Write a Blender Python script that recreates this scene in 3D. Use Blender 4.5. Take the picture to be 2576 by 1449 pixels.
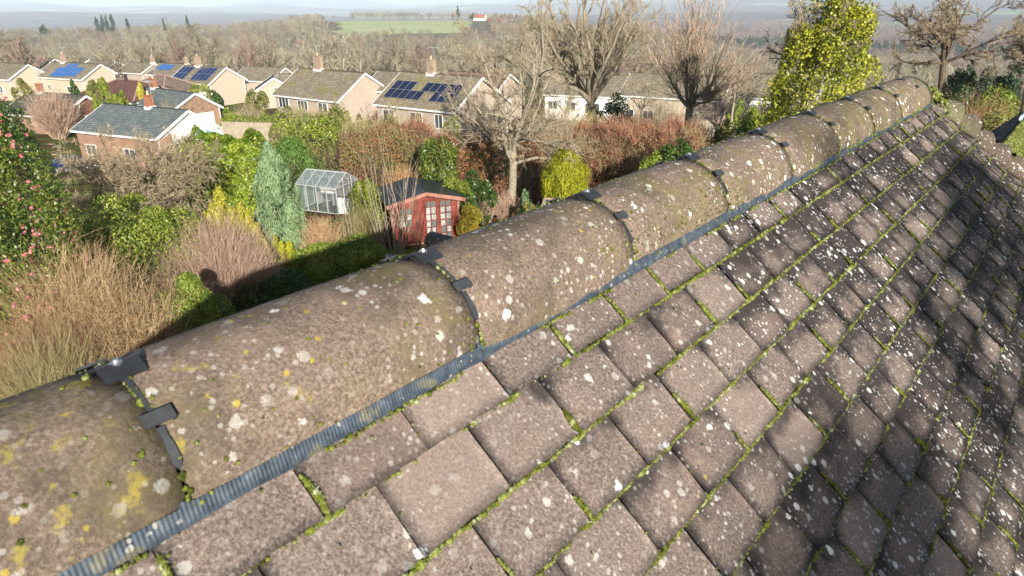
import bpy, math, random, zlib
SEEDS = {}
import numpy as np
from mathutils import Vector, Matrix

# ------------------------------------------------------------------ camera, sky, sun
scene = bpy.context.scene
for _o in list(bpy.data.objects):
    bpy.data.objects.remove(_o)
COL = scene.collection
PITCH, ROLL, AZ = math.radians(22.85), math.radians(-.49), math.radians(39.84)
cF = np.array([0, math.cos(PITCH), -math.sin(PITCH)])
_R = np.array([1., 0, 0]); _U = np.cross(_R, cF)
cR = math.cos(ROLL) * _R + math.sin(ROLL) * _U
cU = -math.sin(ROLL) * _R + math.cos(ROLL) * _U
cam_d = bpy.data.cameras.new('camera')
cam = bpy.data.objects.new('camera', cam_d); COL.objects.link(cam)
cam_d.sensor_width = 36; cam_d.lens = 36 * 2560 / 3840
cam_d.dof.use_dof = True; cam_d.dof.focus_distance = 3.0; cam_d.dof.aperture_fstop = 11
cam_d.clip_start = .02; cam_d.clip_end = 60000
cam.matrix_world = Matrix(((cR[0], cU[0], -cF[0], 0), (cR[1], cU[1], -cF[1], 0), (cR[2], cU[2], -cF[2], 0), (0, 0, 0, 1)))
scene.camera = cam

SUN_AZ, SUN_EL = math.radians(162.5), math.radians(18.8)
world = bpy.data.worlds.new('World'); scene.world = world; world.use_nodes = True
wn = world.node_tree; bg = wn.nodes['Background']
sky = wn.nodes.new('ShaderNodeTexSky'); sky.sky_type = 'NISHITA'; sky.sun_disc = False
sky.sun_elevation = SUN_EL; sky.sun_rotation = SUN_AZ; sky.altitude = 100
sky.air_density = 1.0; sky.dust_density = 1.2; sky.ozone_density = 1.5
wn.links.new(sky.outputs[0], bg.inputs[0]); bg.inputs[1].default_value = .05
sun_d = bpy.data.lights.new('sun', 'SUN'); sun_d.energy = 5.0; sun_d.angle = math.radians(.53); sun_d.color = (1, .93, .82)
sun = bpy.data.objects.new('sun', sun_d); COL.objects.link(sun)
ldir = Vector((-math.sin(SUN_AZ) * math.cos(SUN_EL), -math.cos(SUN_AZ) * math.cos(SUN_EL), -math.sin(SUN_EL)))
sun.rotation_euler = ldir.to_track_quat('-Z', 'Y').to_euler(); sun.location = (0, 0, 40)
vs = scene.view_settings
vs.view_transform = 'Standard'; vs.look = 'None'; vs.exposure = 1.1; vs.gamma = 1
scene.render.engine = 'CYCLES'
scene.cycles.max_bounces = 6; scene.cycles.diffuse_bounces = 2; scene.cycles.glossy_bounces = 2
scene.cycles.transmission_bounces = 4; scene.cycles.transparent_max_bounces = 8; scene.cycles.volume_bounces = 0
scene.cycles.sample_clamp_indirect = 4

rng = np.random.default_rng(7)
FO = 2560 / 1.4907
def ray(x, y): return cF + cR * (x - 1288) / FO + cU * (724.5 - y) / FO
def atd(x, y, d):
    v = ray(x, y); return v * d / math.hypot(v[0], v[1])
RD = np.array([math.sin(AZ), math.cos(AZ), 0]); QD = np.array([-math.cos(AZ), math.sin(AZ), 0]); ZD = np.array([0, 0, 1.])
def rqz(r, q, z):
    r, q, z = np.broadcast_arrays(np.asarray(r, float), np.asarray(q, float), np.asarray(z, float))
    return r[..., None] * RD + q[..., None] * QD + z[..., None] * ZD

# ------------------------------------------------------------------ mesh helpers
def mesh_obj(name, V, F, mats, parent=None, smooth=False, uv=None, midx=None):
    V = np.asarray(V, np.float32).reshape(-1, 3)
    if isinstance(F, np.ndarray): F = [F]
    F = [np.asarray(f, np.int32) for f in F if len(f)]
    me = bpy.data.meshes.new(name)
    me.vertices.add(len(V)); me.vertices.foreach_set('co', V.ravel())
    idx = np.concatenate([f.ravel() for f in F]); cnt = np.concatenate([np.full(len(f), f.shape[1], np.int32) for f in F])
    me.loops.add(len(idx)); me.loops.foreach_set('vertex_index', idx)
    me.polygons.add(len(cnt)); st = np.concatenate([[0], np.cumsum(cnt)[:-1]]).astype(np.int32)
    me.polygons.foreach_set('loop_start', st); me.polygons.foreach_set('loop_total', cnt)
    if not isinstance(mats, (list, tuple)): mats = [mats]
    for m in mats: me.materials.append(m)
    if midx is not None: me.polygons.foreach_set('material_index', np.asarray(midx, np.int32))
    me.update(calc_edges=True)
    if uv is not None:
        l = me.uv_layers.new(name='uv'); l.data.foreach_set('uv', np.asarray(uv, np.float32)[idx].ravel())
    if smooth: me.polygons.foreach_set('use_smooth', np.ones(len(cnt), bool))
    o = bpy.data.objects.new(name, me); COL.objects.link(o)
    if parent is not None: o.parent = parent
    return o

class MB:
    """collects simple solids into one mesh"""
    def __init__(s): s.V = []; s.F = {}; s.n = 0; s.UV = []; s.order = []
    def add(s, V, F, mat=0, uv=None):
        V = np.asarray(V, float).reshape(-1, 3)
        for f in F: s.order.append((tuple(int(i) + s.n for i in f), mat))
        s.V.append(V); s.n += len(V); s.UV.append(np.zeros((len(V), 2)) if uv is None else np.asarray(uv, float))
    def box(s, c, d, mat=0, ax=None):
        """c centre, d full sizes, ax optional 3 axes"""
        ax = np.eye(3) if ax is None else np.asarray(ax, float)
        sg = np.array([(i, j, k) for i in (-1, 1) for j in (-1, 1) for k in (-1, 1)]) / 2
        V = np.asarray(c, float) + (sg * np.asarray(d, float)) @ ax
        s.add(V, [(0, 1, 3, 2), (4, 6, 7, 5), (0, 4, 5, 1), (2, 3, 7, 6), (0, 2, 6, 4), (1, 5, 7, 3)], mat)
    def bar(s, a, b, w, h=None, mat=0, up=(0, 0, 1)):
        a, b = np.asarray(a, float), np.asarray(b, float); h = w if h is None else h
        x = b - a; L = np.linalg.norm(x); x /= L
        y = np.cross(up, x)
        if np.linalg.norm(y) < 1e-4: y = np.cross((1, 0, 0), x)
        y /= np.linalg.norm(y); z = np.cross(x, y)
        s.box((a + b) / 2, (L, w, h), mat, (x, y, z))
    def poly(s, P, t=None, mat=0, n=None):
        """planar polygon, extruded by t along -normal"""
        P = np.asarray(P, float); m = len(P)
        if n is None:
            n = np.cross(P[1] - P[0], P[2] - P[0]); n = n / np.linalg.norm(n)
        if t is None: s.add(P, [tuple(range(m))], mat); return
        V = np.concatenate([P, P - n * t])
        F = [tuple(range(m)), tuple(range(2 * m - 1, m - 1, -1))] + [(i, i + m, (i + 1) % m + m, (i + 1) % m) for i in range(m)]
        s.add(V, F, mat)
    def cyl(s, a, b, r0, r1=None, n=10, mat=0):
        a, b = np.asarray(a, float), np.asarray(b, float); r1 = r0 if r1 is None else r1
        x = (b - a) / np.linalg.norm(b - a); y = np.cross(x, (0, 0, 1) if abs(x[2]) < .9 else (1, 0, 0)); y /= np.linalg.norm(y); z = np.cross(x, y)
        t = np.linspace(0, 2 * np.pi, n, endpoint=False); c = np.cos(t)[:, None] * y + np.sin(t)[:, None] * z
        V = np.concatenate([a + c * r0, b + c * r1])
        s.add(V, [(i, (i + 1) % n, (i + 1) % n + n, i + n) for i in range(n)] + [tuple(range(n))[::-1], tuple(range(n, 2 * n))], mat)
    def build(s, name, mats, parent=None, smooth=False):
        me = bpy.data.meshes.new(name)
        me.from_pydata(np.concatenate(s.V).tolist(), [], [f for f, m in s.order])
        for m in (mats if isinstance(mats, (list, tuple)) else [mats]): me.materials.append(m)
        me.polygons.foreach_set('material_index', np.array([m for f, m in s.order], np.int32))
        UV = np.concatenate(s.UV)
        if np.any(UV):
            l = me.uv_layers.new(name='uv')
            idx = np.concatenate([np.array(f) for f, m in s.order]); l.data.foreach_set('uv', UV[idx].astype(np.float32).ravel())
        if smooth: me.polygons.foreach_set('use_smooth', np.ones(len(s.order), bool))
        me.update()
        o = bpy.data.objects.new(name, me); COL.objects.link(o)
        if parent is not None: o.parent = parent
        return o

def tag(o, label, cat, group=None):
    o['label'] = label; o['category'] = cat
    if group: o['group'] = group
    return o
def thing(name, label, cat, loc, yaw=0, group=None):
    global rng
    rng = np.random.default_rng(zlib.crc32((label + str(SEEDS.get(label[:18], ''))).encode()))
    o = bpy.data.objects.new(name, None); COL.objects.link(o); o.empty_display_size = .2
    o.location = [float(v) for v in loc]; o.rotation_euler = (0, 0, yaw)
    return tag(o, label, cat, group)
def rebase(o, base):
    """put the origin of a one-mesh thing at its base"""
    b = np.asarray(base, float); me = o.data
    v = np.empty(len(me.vertices) * 3, np.float32); me.vertices.foreach_get('co', v)
    me.vertices.foreach_set('co', (v.reshape(-1, 3) - b.astype(np.float32)).ravel()); me.update()
    o.location = b.tolist(); return o

# ------------------------------------------------------------------ materials
class NT:
    def __init__(s, name):
        s.m = bpy.data.materials.new(name); s.m.use_nodes = True; s.t = s.m.node_tree
        s.b = s.t.nodes['Principled BSDF']; s.b.inputs['Roughness'].default_value = .8
        s.b.inputs['Specular IOR Level'].default_value = .3
    def n(s, typ, **kw):
        nd = s.t.nodes.new('ShaderNode' + typ)
        for k, v in kw.items():
            if k[0] == '_': setattr(nd, k[1:], v)
            else:
                i = nd.inputs[int(k[1:])] if k[0] == 'i' and k[1:].isdigit() else nd.inputs[k.replace('_', ' ')]
                s.set(i, v)
        return nd
    def set(s, i, v):
        if hasattr(v, 'is_output') or isinstance(v, bpy.types.NodeSocket): s.t.links.new(v, i)
        elif isinstance(v, (tuple, list)) and len(v) == 3 and i.type == 'RGBA': i.default_value = (*v, 1)
        else: i.default_value = v
    def math(s, op, a, b=0, c=None, clamp=False):
        nd = s.n('Math', _operation=op, _use_clamp=clamp); s.set(nd.inputs[0], a); s.set(nd.inputs[1], b)
        if c is not None: s.set(nd.inputs[2], c)
        return nd.outputs[0]
    def ss(s, v, a, b, lo=0, hi=1):
        nd = s.n('MapRange', _interpolation_type='SMOOTHSTEP'); s.set(nd.inputs[0], v)
        for i, q in zip((1, 2, 3, 4), (a, b, lo, hi)): s.set(nd.inputs[i], q)
        return nd.outputs[0]
    def noise(s, vec, scale, detail=3, rough=.55, out=0):
        nd = s.n('TexNoise', Scale=scale, Detail=detail, Roughness=rough)
        if vec is not None: s.set(nd.inputs['Vector'], vec)
        return nd.outputs[out]
    def vor(s, vec, scale, rnd=1., out='Distance'):
        nd = s.n('TexVoronoi', Scale=scale, Randomness=rnd); s.set(nd.inputs['Vector'], vec); return nd.outputs[out]
    def mix(s, f, a, b, mode='MIX'):
        nd = s.n('Mix', _data_type='RGBA', _blend_type=mode); s.set(nd.inputs[0], f); s.set(nd.inputs[6], a); s.set(nd.inputs[7], b)
        return nd.outputs[2]
    def ramp(s, f, stops):
        nd = s.n('ValToRGB'); s.set(nd.inputs[0], f); e = nd.color_ramp.elements
        while len(e) < len(stops): e.new(.5)
        for q, (p, c) in zip(e, stops): q.position = p; q.color = (*c, 1)
        return nd.outputs[0]
    def obj(s): return s.n('TexCoord').outputs['Object']
    def pos(s): return s.n('NewGeometry').outputs['Position']
    def uv(s): return s.n('TexCoord').outputs['UV']
    def island(s): return s.n('NewGeometry').outputs['Random Per Island']
    def col(s, c, rough=None, spec=None, metal=None):
        s.set(s.b.inputs['Base Color'], c)
        if rough is not None: s.set(s.b.inputs['Roughness'], rough)
        if spec is not None: s.set(s.b.inputs['Specular IOR Level'], spec)
        if metal is not None: s.set(s.b.inputs['Metallic'], metal)
        return s.m
    def bump(s, h, strength=.5, dist=.01):
        nd = s.n('Bump', Strength=strength, Distance=dist, Height=h); s.t.links.new(nd.outputs[0], s.b.inputs['Normal'])

def plain(name, c, rough=.7, spec=.3, metal=0, var=.12, scale=6):
    t = NT(name); n = t.noise(t.pos(), scale, 4)
    a = tuple(min(1, v * (1 - var)) for v in c); b = tuple(min(1, v * (1 + var)) for v in c)
    return t.col(t.ramp(n, [(.3, a), (.7, b)]), rough, spec, metal)

def leafmat(name, cs, scale=1.5, rough=.55, trans=.25, spec=.35):
    """per-leaf colour from cs (dark .. light), clumps from noise"""
    t = NT(name); isl = t.island(); n = t.noise(t.pos(), scale, 3)
    f = t.math('ADD', t.math('MULTIPLY', isl, .6), t.math('MULTIPLY', t.math('SUBTRACT', n, .3), 1.0), clamp=True)
    k = len(cs); c = t.ramp(f, [(i / (k - 1) * .9 + .05, q) for i, q in enumerate(cs)])
    t.col(c, rough, spec)
    if trans:
        tr = t.n('BsdfTranslucent'); t.set(tr.inputs[0], c); mx = t.n('MixShader'); mx.inputs[0].default_value = trans
        t.t.links.new(t.b.outputs[0], mx.inputs[1]); t.t.links.new(tr.outputs[0], mx.inputs[2])
        t.t.links.new(mx.outputs[0], t.t.nodes['Material Output'].inputs[0])
    return t.m

def barkmat(name, c0, c1, moss=None, scale=9):
    t = NT(name); p = t.pos(); n = t.noise(p, scale, 5, .65)
    c = t.ramp(n, [(.3, c0), (.68, c1)])
    if moss:
        g = t.ss(t.noise(p, 3, 3), .48, .62); c = t.mix(g, c, moss)
    isl = t.island(); c = t.mix(t.math('MULTIPLY', isl, .35), c, c0)
    return t.col(c, .85, .15)

# ------------------------------------------------------------------ terrain, far land
ZG = -9.5
D_K = np.array([0, 33, 38, 50, 65, 120, 175, 215, 300, 500, 750, 900, 1050, 1200, 1600, 2500, 4000, 7000, 10000, 13000, 16500.])
PROF = {
 -60: [-9.5, -9.5, -10.5, -13, -15.2, -16, -17, -29, -33, -38, -40, -40, -41, -50, -75, -98, -100, -95, -80, -50, -10],
 -22: [-9.5, -9.5, -10.5, -13, -15.2, -16, -17, -29, -33, -38, -39, -36, -35, -42, -75, -98, -100, -95, -80, -50, -10],
 -14: [-9.5, -9.5, -10.5, -13, -15.2, -16, -17, -29, -34, -39, -33, -27, -25, -28, -70, -98, -100, -95, -80, -50, -10],
 -1: [-9.5, -9.5, -10.5, -13, -15.2, -16, -18, -29, -35, -40, -33, -29, -26, -30, -70, -98, -100, -95, -80, -50, 10],
 8: [-9.5, -9.5, -10.5, -13, -15.2, -17, -20, -30, -36, -41, -42, -42, -45, -52, -75, -98, -100, -90, -40, 60, 130],
 20: [-9.5, -9.5, -10, -12, -14, -20, -27, -33, -40, -50, -63, -70, -76, -82, -92, -100, -100, -70, 40, 230, 330],
 60: [-9.5, -9.5, -10, -12, -14, -20, -27, -33, -40, -50, -63, -70, -76, -82, -92, -100, -100, -70, 40, 230, 330]}
_ak = np.array(sorted(PROF)); _pt = np.array([PROF[k] for k in _ak], float)
def G(x, y):
    x, y = np.asarray(x, float), np.asarray(y, float)
    d = np.hypot(x, y); a = np.degrees(np.arctan2(x, y))
    a = np.where(a > 60, np.clip(120 - a, -60, 60), np.where(a < -60, -60, a))
    rows = np.stack([np.interp(d, D_K, r) for r in _pt])
    i = np.clip(np.searchsorted(_ak, a) - 1, 0, len(_ak) - 2); f = np.clip((a - _ak[i]) / (_ak[i + 1] - _ak[i]), 0, 1); f = f * f * (3 - 2 * f)
    r0 = np.take_along_axis(rows, i[None], 0)[0]; r1 = np.take_along_axis(rows, (i + 1)[None], 0)[0]
    z = r0 * (1 - f) + r1 * f
    w = np.clip((d - 1500) / 6000, 0, 1)
    z = z + w * 22 * (np.sin(x / 900 + 1.3 * np.sin(y / 1300)) + np.sin(y / 700 + x / 1700 + 2) + .5 * np.sin(x / 310 + y / 420))
    w2 = np.clip((d - 9000) / 5000, 0, 1)
    return z + w2 * 45 * (np.sin(a * .35 + 1) + .6 * np.sin(a * .9 + d / 2500))
def g1(x, y): return float(G(np.array([x]), np.array([y]))[0])

def m_ground():
    t = NT('ground'); p = t.pos(); sep = t.n('SeparateXYZ'); t.set(sep.inputs[0], p)
    comb = t.n('CombineXYZ'); t.set(comb.inputs[0], sep.outputs[0]); t.set(comb.inputs[1], sep.outputs[1]); p2 = comb.outputs[0]
    ln = t.n('VectorMath', _operation='LENGTH'); t.set(ln.inputs[0], p2); d = ln.outputs['Value']
    n1 = t.noise(p2, .35, 4); n2 = t.noise(p2, 3.5, 4, .6)
    grass = t.ramp(n2, [(.3, (.045, .075, .012)), (.55, (.09, .14, .02)), (.8, (.16, .15, .05))])
    litter = t.ramp(n2, [(.3, (.05, .03, .018)), (.6, (.13, .075, .035)), (.8, (.22, .14, .07))])
    near = t.mix(t.ss(n1, .42, .58), grass, litter)
    wood = t.ramp(t.noise(p2, .05, 6, .7), [(.3, (.1, .08, .06)), (.5, (.2, .165, .12)), (.75, (.32, .27, .2))])
    # hill pasture
    fx = t.math('ARCTAN2', sep.outputs[0], sep.outputs[1])
    # far patchwork of fields and woods
    sc = t.n('Mapping'); t.set(sc.inputs[0], p2); sc.inputs['Scale'].default_value = (.0021, .0034, 1)
    vc = t.n('TexVoronoi', Scale=1.); t.set(vc.inputs['Vector'], sc.outputs[0]); cs = t.n('SeparateColor'); t.set(cs.inputs[0], vc.outputs['Color'])
    field = t.ramp(cs.outputs[0], [(0, (.32, .4, .16)), (.35, (.2, .3, .1)), (.6, (.45, .4, .26)), (1, (.26, .34, .16))])
    fw = t.ramp(t.noise(p2, .012, 6, .7), [(.35, (.05, .06, .055)), (.5, (.17, .12, .11)), (.7, (.28, .21, .18))])
    far = t.mix(t.ss(t.noise(p2, .0011, 5, .6), .56, .6), fw, field)
    c = t.mix(t.ss(d, 140, 190), near, wood); c = t.mix(t.ss(d, 1250, 1500), c, far)
    # the pasture on the hill between the woods
    fw_ = t.math('ADD', fx, t.math('MULTIPLY', t.math('SUBTRACT', t.noise(p2, .011, 4, .6), .5), .07)); a0 = t.ss(fw_, math.radians(-13.3), math.radians(-13.1)); a1 = t.ss(fw_, math.radians(-3.2), math.radians(-3.4)); wd = t.math('ADD', d, t.math('MULTIPLY', t.math('SUBTRACT', t.noise(p2, .006, 3), .5), 160)); b0 = t.ss(t.math('SUBTRACT', wd, t.math('MULTIPLY', fx, 500)), 830, 845); b1 = t.ss(d, 1112, 1100)
    m = t.math('MULTIPLY', t.math('MULTIPLY', a0, a1), t.math('MULTIPLY', b0, b1))
    c = t.mix(m, c, t.ramp(t.noise(p2, .02, 4), [(.3, (.42, .48, .22)), (.7, (.52, .56, .32))]))
    t.bump(t.noise(p2, .08, 5, .7), 1, 3)
    return t.col(c, .95, .1)
aa = np.radians(np.concatenate([np.arange(-180, -50, 6), np.arange(-50, 50.01, .5), np.arange(56, 180, 6)]))
dd = np.concatenate([[0.5], np.arange(4, 60, 4), np.geomspace(60, 16500, 110)])
A_, D_ = np.meshgrid(aa, dd); X_, Y_ = D_ * np.sin(A_), D_ * np.cos(A_); na, nd = len(aa), len(dd)
Vt = np.stack([X_, Y_, G(X_, Y_)], -1).reshape(-1, 3)
i_, j_ = np.meshgrid(np.arange(nd - 1), np.arange(na), indexing='ij')
Ft = np.stack([i_ * na + j_, i_ * na + (j_ + 1) % na, (i_ + 1) * na + (j_ + 1) % na, (i_ + 1) * na + j_], -1).reshape(-1, 4)[:, ::-1]
gr = mesh_obj('ground', Vt, [Ft, np.arange(na)[None, ::-1]], m_ground(), smooth=True); gr['kind'] = 'structure'

# ------------------------------------------------------------------ the tiled roof in the foreground
G_ROOF = math.radians(44.68); QC, ZC, RR = .739, -.487, .122
ZAP = -.3665; R_L, R_R = -1.67, 4.05
def dotr(t, p):
    nd = t.n('VectorMath', _operation='DOT_PRODUCT'); t.set(nd.inputs[0], p); nd.inputs[1].default_value = RD.tolist(); return nd.outputs['Value']
def lichen(t, p, scale, rmax, lo, wob=.16):
    v = t.n('TexVoronoi', Scale=scale); t.set(v.inputs['Vector'], p)
    s = t.n('SeparateColor'); t.set(s.inputs[0], v.outputs['Color'])
    r = t.ss(s.outputs[0], lo, 1, 0, rmax)
    dn = t.math('ADD', v.outputs['Distance'], t.math('MULTIPLY', t.math('SUBTRACT', t.noise(p, scale * 6, 3, .7), .5), wob))
    return t.ss(t.math('SUBTRACT', r, dn), -.01, .055)
def m_tile(ridge):
    t = NT('ridge_clay' if ridge else 'tile_clay'); p = t.obj(); r = dotr(t, p)
    fine = t.noise(p, 210, 4, .75); med = t.noise(p, 17, 4, .62); big = t.noise(p, 3.1, 3)
    if ridge: base = t.ramp(fine, [(.3, (.05, .037, .028)), (.47, (.165, .121, .09)), (.66, (.38, .30, .235))])
    else: base = t.ramp(fine, [(.3, (.045, .035, .030)), (.47, (.148, .115, .10)), (.66, (.345, .285, .25))])
    isl0 = t.island(); base = t.mix(t.math('MULTIPLY', isl0, .5), base, (.12, .088, .078)); base = t.mix(t.ss(isl0, .22, .0, 0, .5), base, (.30, .235, .20))
    base = t.mix(t.ss(t.noise(p, 9, 4, .6), .5, .75, 0, .45), base, (.33, .235, .185))
    grit = t.ss(t.noise(p, 700, 2, .6), .62, .72); base = t.mix(t.math('MULTIPLY', grit, .75), base, (.52, .46, .39))
    dgrit = t.ss(t.noise(p, 430, 2, .6), .36, .3); base = t.mix(t.math('MULTIPLY', dgrit, .7), base, (.04, .03, .025))
    if ridge:
        g = t.math('ADD', t.math('MULTIPLY', t.math('SUBTRACT', med, .5), 1.5), t.math('MULTIPLY', t.math('SUBTRACT', big, .5), 2.2))
        c = t.mix(t.ss(g, -.1, .6, 0, .75), base, (.07, .058, .045))
        gy = t.ss(t.math('ADD', t.noise(p, 6, 4, .65), t.math('MULTIPLY', t.ss(r, 0, 4.1), t.ss(r, 4.3, 4.1, 0, .08))), .5, .68, 0, .5)
        c = t.mix(gy, c, (.20, .165, .06))
        ends = t.math('MULTIPLY', t.ss(r, 3.75, 4.05), t.ss(r, 4.4, 4.15)); c = t.mix(t.math('MULTIPLY', ends, .7), c, (.12, .13, .06)); c = t.mix(t.ss(r, 4.1, 4.25, 0, .6), c, (.085, .062, .055))
    else:
        s = t.n('SeparateXYZ'); t.set(s.inputs[0], t.uv()); u, v = s.outputs[0], s.outputs[1]
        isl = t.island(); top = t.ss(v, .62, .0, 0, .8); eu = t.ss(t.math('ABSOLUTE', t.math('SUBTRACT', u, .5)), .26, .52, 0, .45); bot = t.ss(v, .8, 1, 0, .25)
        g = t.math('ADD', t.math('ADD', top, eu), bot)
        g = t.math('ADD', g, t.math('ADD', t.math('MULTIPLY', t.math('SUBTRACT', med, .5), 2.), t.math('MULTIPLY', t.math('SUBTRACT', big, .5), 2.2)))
        g = t.math('ADD', g, t.math('ADD', t.ss(r, .3, 2.2, -.26, .68), t.math('MULTIPLY', t.math('SUBTRACT', isl, .5), .55)))  # dirt heavier towards the right, with some tree shade painted into it
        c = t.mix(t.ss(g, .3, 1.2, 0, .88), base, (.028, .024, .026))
        al = t.ss(t.math('ADD', v, t.math('MULTIPLY', t.math('SUBTRACT', med, .5), .12)), .97, 1.03, 0, .85)
        c = t.mix(al, c, t.ramp(fine, [(.3, (.09, .08, .025)), (.7, (.22, .20, .075))]))
    w = t.ramp(t.noise(p, 500, 3, .6), [(.3, (.55, .55, .51)), (.55, (.86, .86, .82))])
    l1 = lichen(t, p, 17 if ridge else 19, .19, .4, .36)
    l2 = lichen(t, p, 40, .34, .3, .4); l3 = lichen(t, p, 105, .40, .3, .4)
    c = t.mix(l1, c, w); lm = t.math('MULTIPLY', t.ss(t.noise(p, 7, 3), .4, .6, .25, 1), t.ss(r, .1, 1.7, .4, 1)); c = t.mix(t.math('MULTIPLY', l2, t.math('MULTIPLY', lm, .85)), c, w); c = t.mix(t.math('MULTIPLY', l3, t.math('MULTIPLY', lm, .6)), c, w)
    y = lichen(t, p, 46, .24, .4, .6)
    ym = t.ss(t.math('SUBTRACT', t.noise(p, 5, 3), t.math('MULTIPLY', r, .06 if ridge else .16)), .47 if ridge else .5, .56)
    c = t.mix(t.math('MULTIPLY', y, t.math('MULTIPLY', ym, .8)), c, (.42, .33, .045))
    if ridge:
        yl = t.ss(t.math('SUBTRACT', t.noise(p, 28, 5, .7), t.math('MULTIPLY', r, .3)), .5, .6, 0, .6); c = t.mix(yl, c, (.34, .28, .05))
    t.bump(t.math('ADD', t.math('ADD', fine, t.math('MULTIPLY', med, .8)), t.math('MULTIPLY', l1, .5)), .55, .0022)
    return t.col(c, .88, .22)
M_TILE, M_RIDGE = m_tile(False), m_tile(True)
M_UNDER = plain('dark_underlay', (.03, .026, .024)); M_RENDER = plain('house_brick', (.3, .16, .1)); M_WHITE = plain('white_paint', (.75, .75, .73), .5, var=.04)

def tile_template(nu, nv, v0):
    u = np.linspace(0, 1, nu + 1); v = np.linspace(v0, 1, nv + 1); U, Vv = np.meshgrid(u, v)
    top = np.stack([U, Vv, np.zeros_like(U)], -1).reshape(-1, 3); W = nu + 1
    F = [(j * W + i, j * W + i + 1, (j + 1) * W + i + 1, (j + 1) * W + i) for j in range(nv) for i in range(nu)]
    F = [f[::-1] for f in F]
    V = [top]; n = len(top)
    b = np.stack([u, np.full_like(u, 1.), np.full_like(u, 1.)], -1); V.append(b)          # lower edge skirt
    F += [(nv * W + i, n + i, n + i + 1, nv * W + i + 1)[::-1] for i in range(nu)]; n += W
    if nv > 1:
        for i0 in (0, nu):
            e = np.stack([np.full_like(v, u[i0]), v, np.ones_like(v)], -1); V.append(e)
            for j in range(nv):
                f = (j * W + i0, (j + 1) * W + i0, n + j + 1, n + j); F.append(f if i0 == 0 else f[::-1])
            n += nv + 1
    return np.concatenate(V), np.array(F)
TW, TG, TT = .1638, .1053, .0125
def tiles(a_c, s_k, org, a, dn, n, nu, nv, v0, jit=1.):
    """tile meshes: centres a_c along a, lower edge s_k down dn"""
    T, F = tile_template(nu, nv, v0); N = len(a_c); m = len(T)
    r_ = lambda s: (rng.normal(size=(N, 1)) * s * jit)
    u = (T[None, :, 0] - .5); v = T[None, :, 1]; sk = T[None, :, 2]
    lift = r_(.0011); rot = r_(.010); ds = r_(.0013); da = r_(.0008); cam_ = .0016 + np.abs(r_(.0012)); tw = r_(.0016)
    A = a_c[:, None] + u * (TW - .0017) + da + rot * (v - .5) * TG
    S = s_k[:, None] + (v - 1) * TG + ds - rot * u * TW
    Nn = .0015 + TT * v + lift * v + cam_ * (1 - 4 * u * u) * np.clip(v + .3, 0, 1) + tw * u * 2 * v - sk * (TT - .001)
    if nu > 3:
        ph = rng.uniform(0, 6, (N, 1)); edge = (v > .99) * .0011 * (np.sin(u * 17 + ph) + .7 * np.sin(u * 41 + 2 * ph)); S = S + edge * (1 - .3 * sk)
        Nn = Nn + .0006 * np.sin(u * 9 + v * 7 + ph) - .0012 * (v > .99) * (sk < .5) - .001 * (np.abs(u) > .49) * (sk < .5)
    V = np.asarray(org) + A[..., None] * a + S[..., None] * dn + Nn[..., None] * n
    FF = (F[None] + (np.arange(N) * m)[:, None, None]).reshape(-1, 4)
    uvv = np.broadcast_to(np.stack([T[:, 0], T[:, 1] + T[:, 2] * .12], -1), (N, m, 2)).reshape(-1, 2)
    return V.reshape(-1, 3), FF, uvv
def join(parts):
    V, F, U = [], [], []; n = 0
    for v, f, u in parts:
        V.append(v); F.append(f + n); U.append(u); n += len(v)
    return np.concatenate(V), np.concatenate(F), np.concatenate(U)
CG, SG = math.cos(G_ROOF), math.sin(G_ROOF)
DN = -QD * CG - ZD * SG; NN = -QD * SG + ZD * CG; ORG = rqz(0, QC, ZAP) - NN * .0125
S1 = (QC - .561) / CG      # distance of course 1's lower edge from the apex line
def courses(smax): return [(k, S1 + TG * (k - 1)) for k in range(1, int((smax - S1) / TG) + 2) if S1 + TG * (k - 1) < smax]
house = thing('tiled_house', 'brown clay tiled house in the foreground, seen from just over its round ridge', 'house', rqz(1.4, QC, ZG))
house_inv = -np.asarray(house.location)
def hp(o):
    """parent to the house while keeping world coordinates"""
    o.parent = house; o.location = house_inv.tolist(); return o
SLOPE = 5.55
hi, lo, TILEPOS = [], [], []
for k, s in courses(SLOPE):
    off = (.8 if k % 2 else .3) * TW
    if k == 2: off = .28 * TW
    ii = np.arange(-60, 90); a = (ii + .5) * TW + .370 + off
    a = a[(a > R_L - s * CG + .04) & (a < R_R + s * CG - .03)]
    near = (a > -.35) & (a < 5.2) & (s < 1.8)
    if near.any():
        hi.append(tiles(a[near], np.full(near.sum(), s), ORG, RD, DN, NN, 8, 7, -.25)); TILEPOS += [(k, s, v) for v in a[near]]
    if (~near).any(): lo.append(tiles(a[~near], np.full((~near).sum(), s), ORG, RD, DN, NN, 1, 1, -.05))
V, F, U = join(hi + lo)
near_slope = hp(mesh_obj('tiled_slope', V, F, M_TILE, uv=U))
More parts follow.
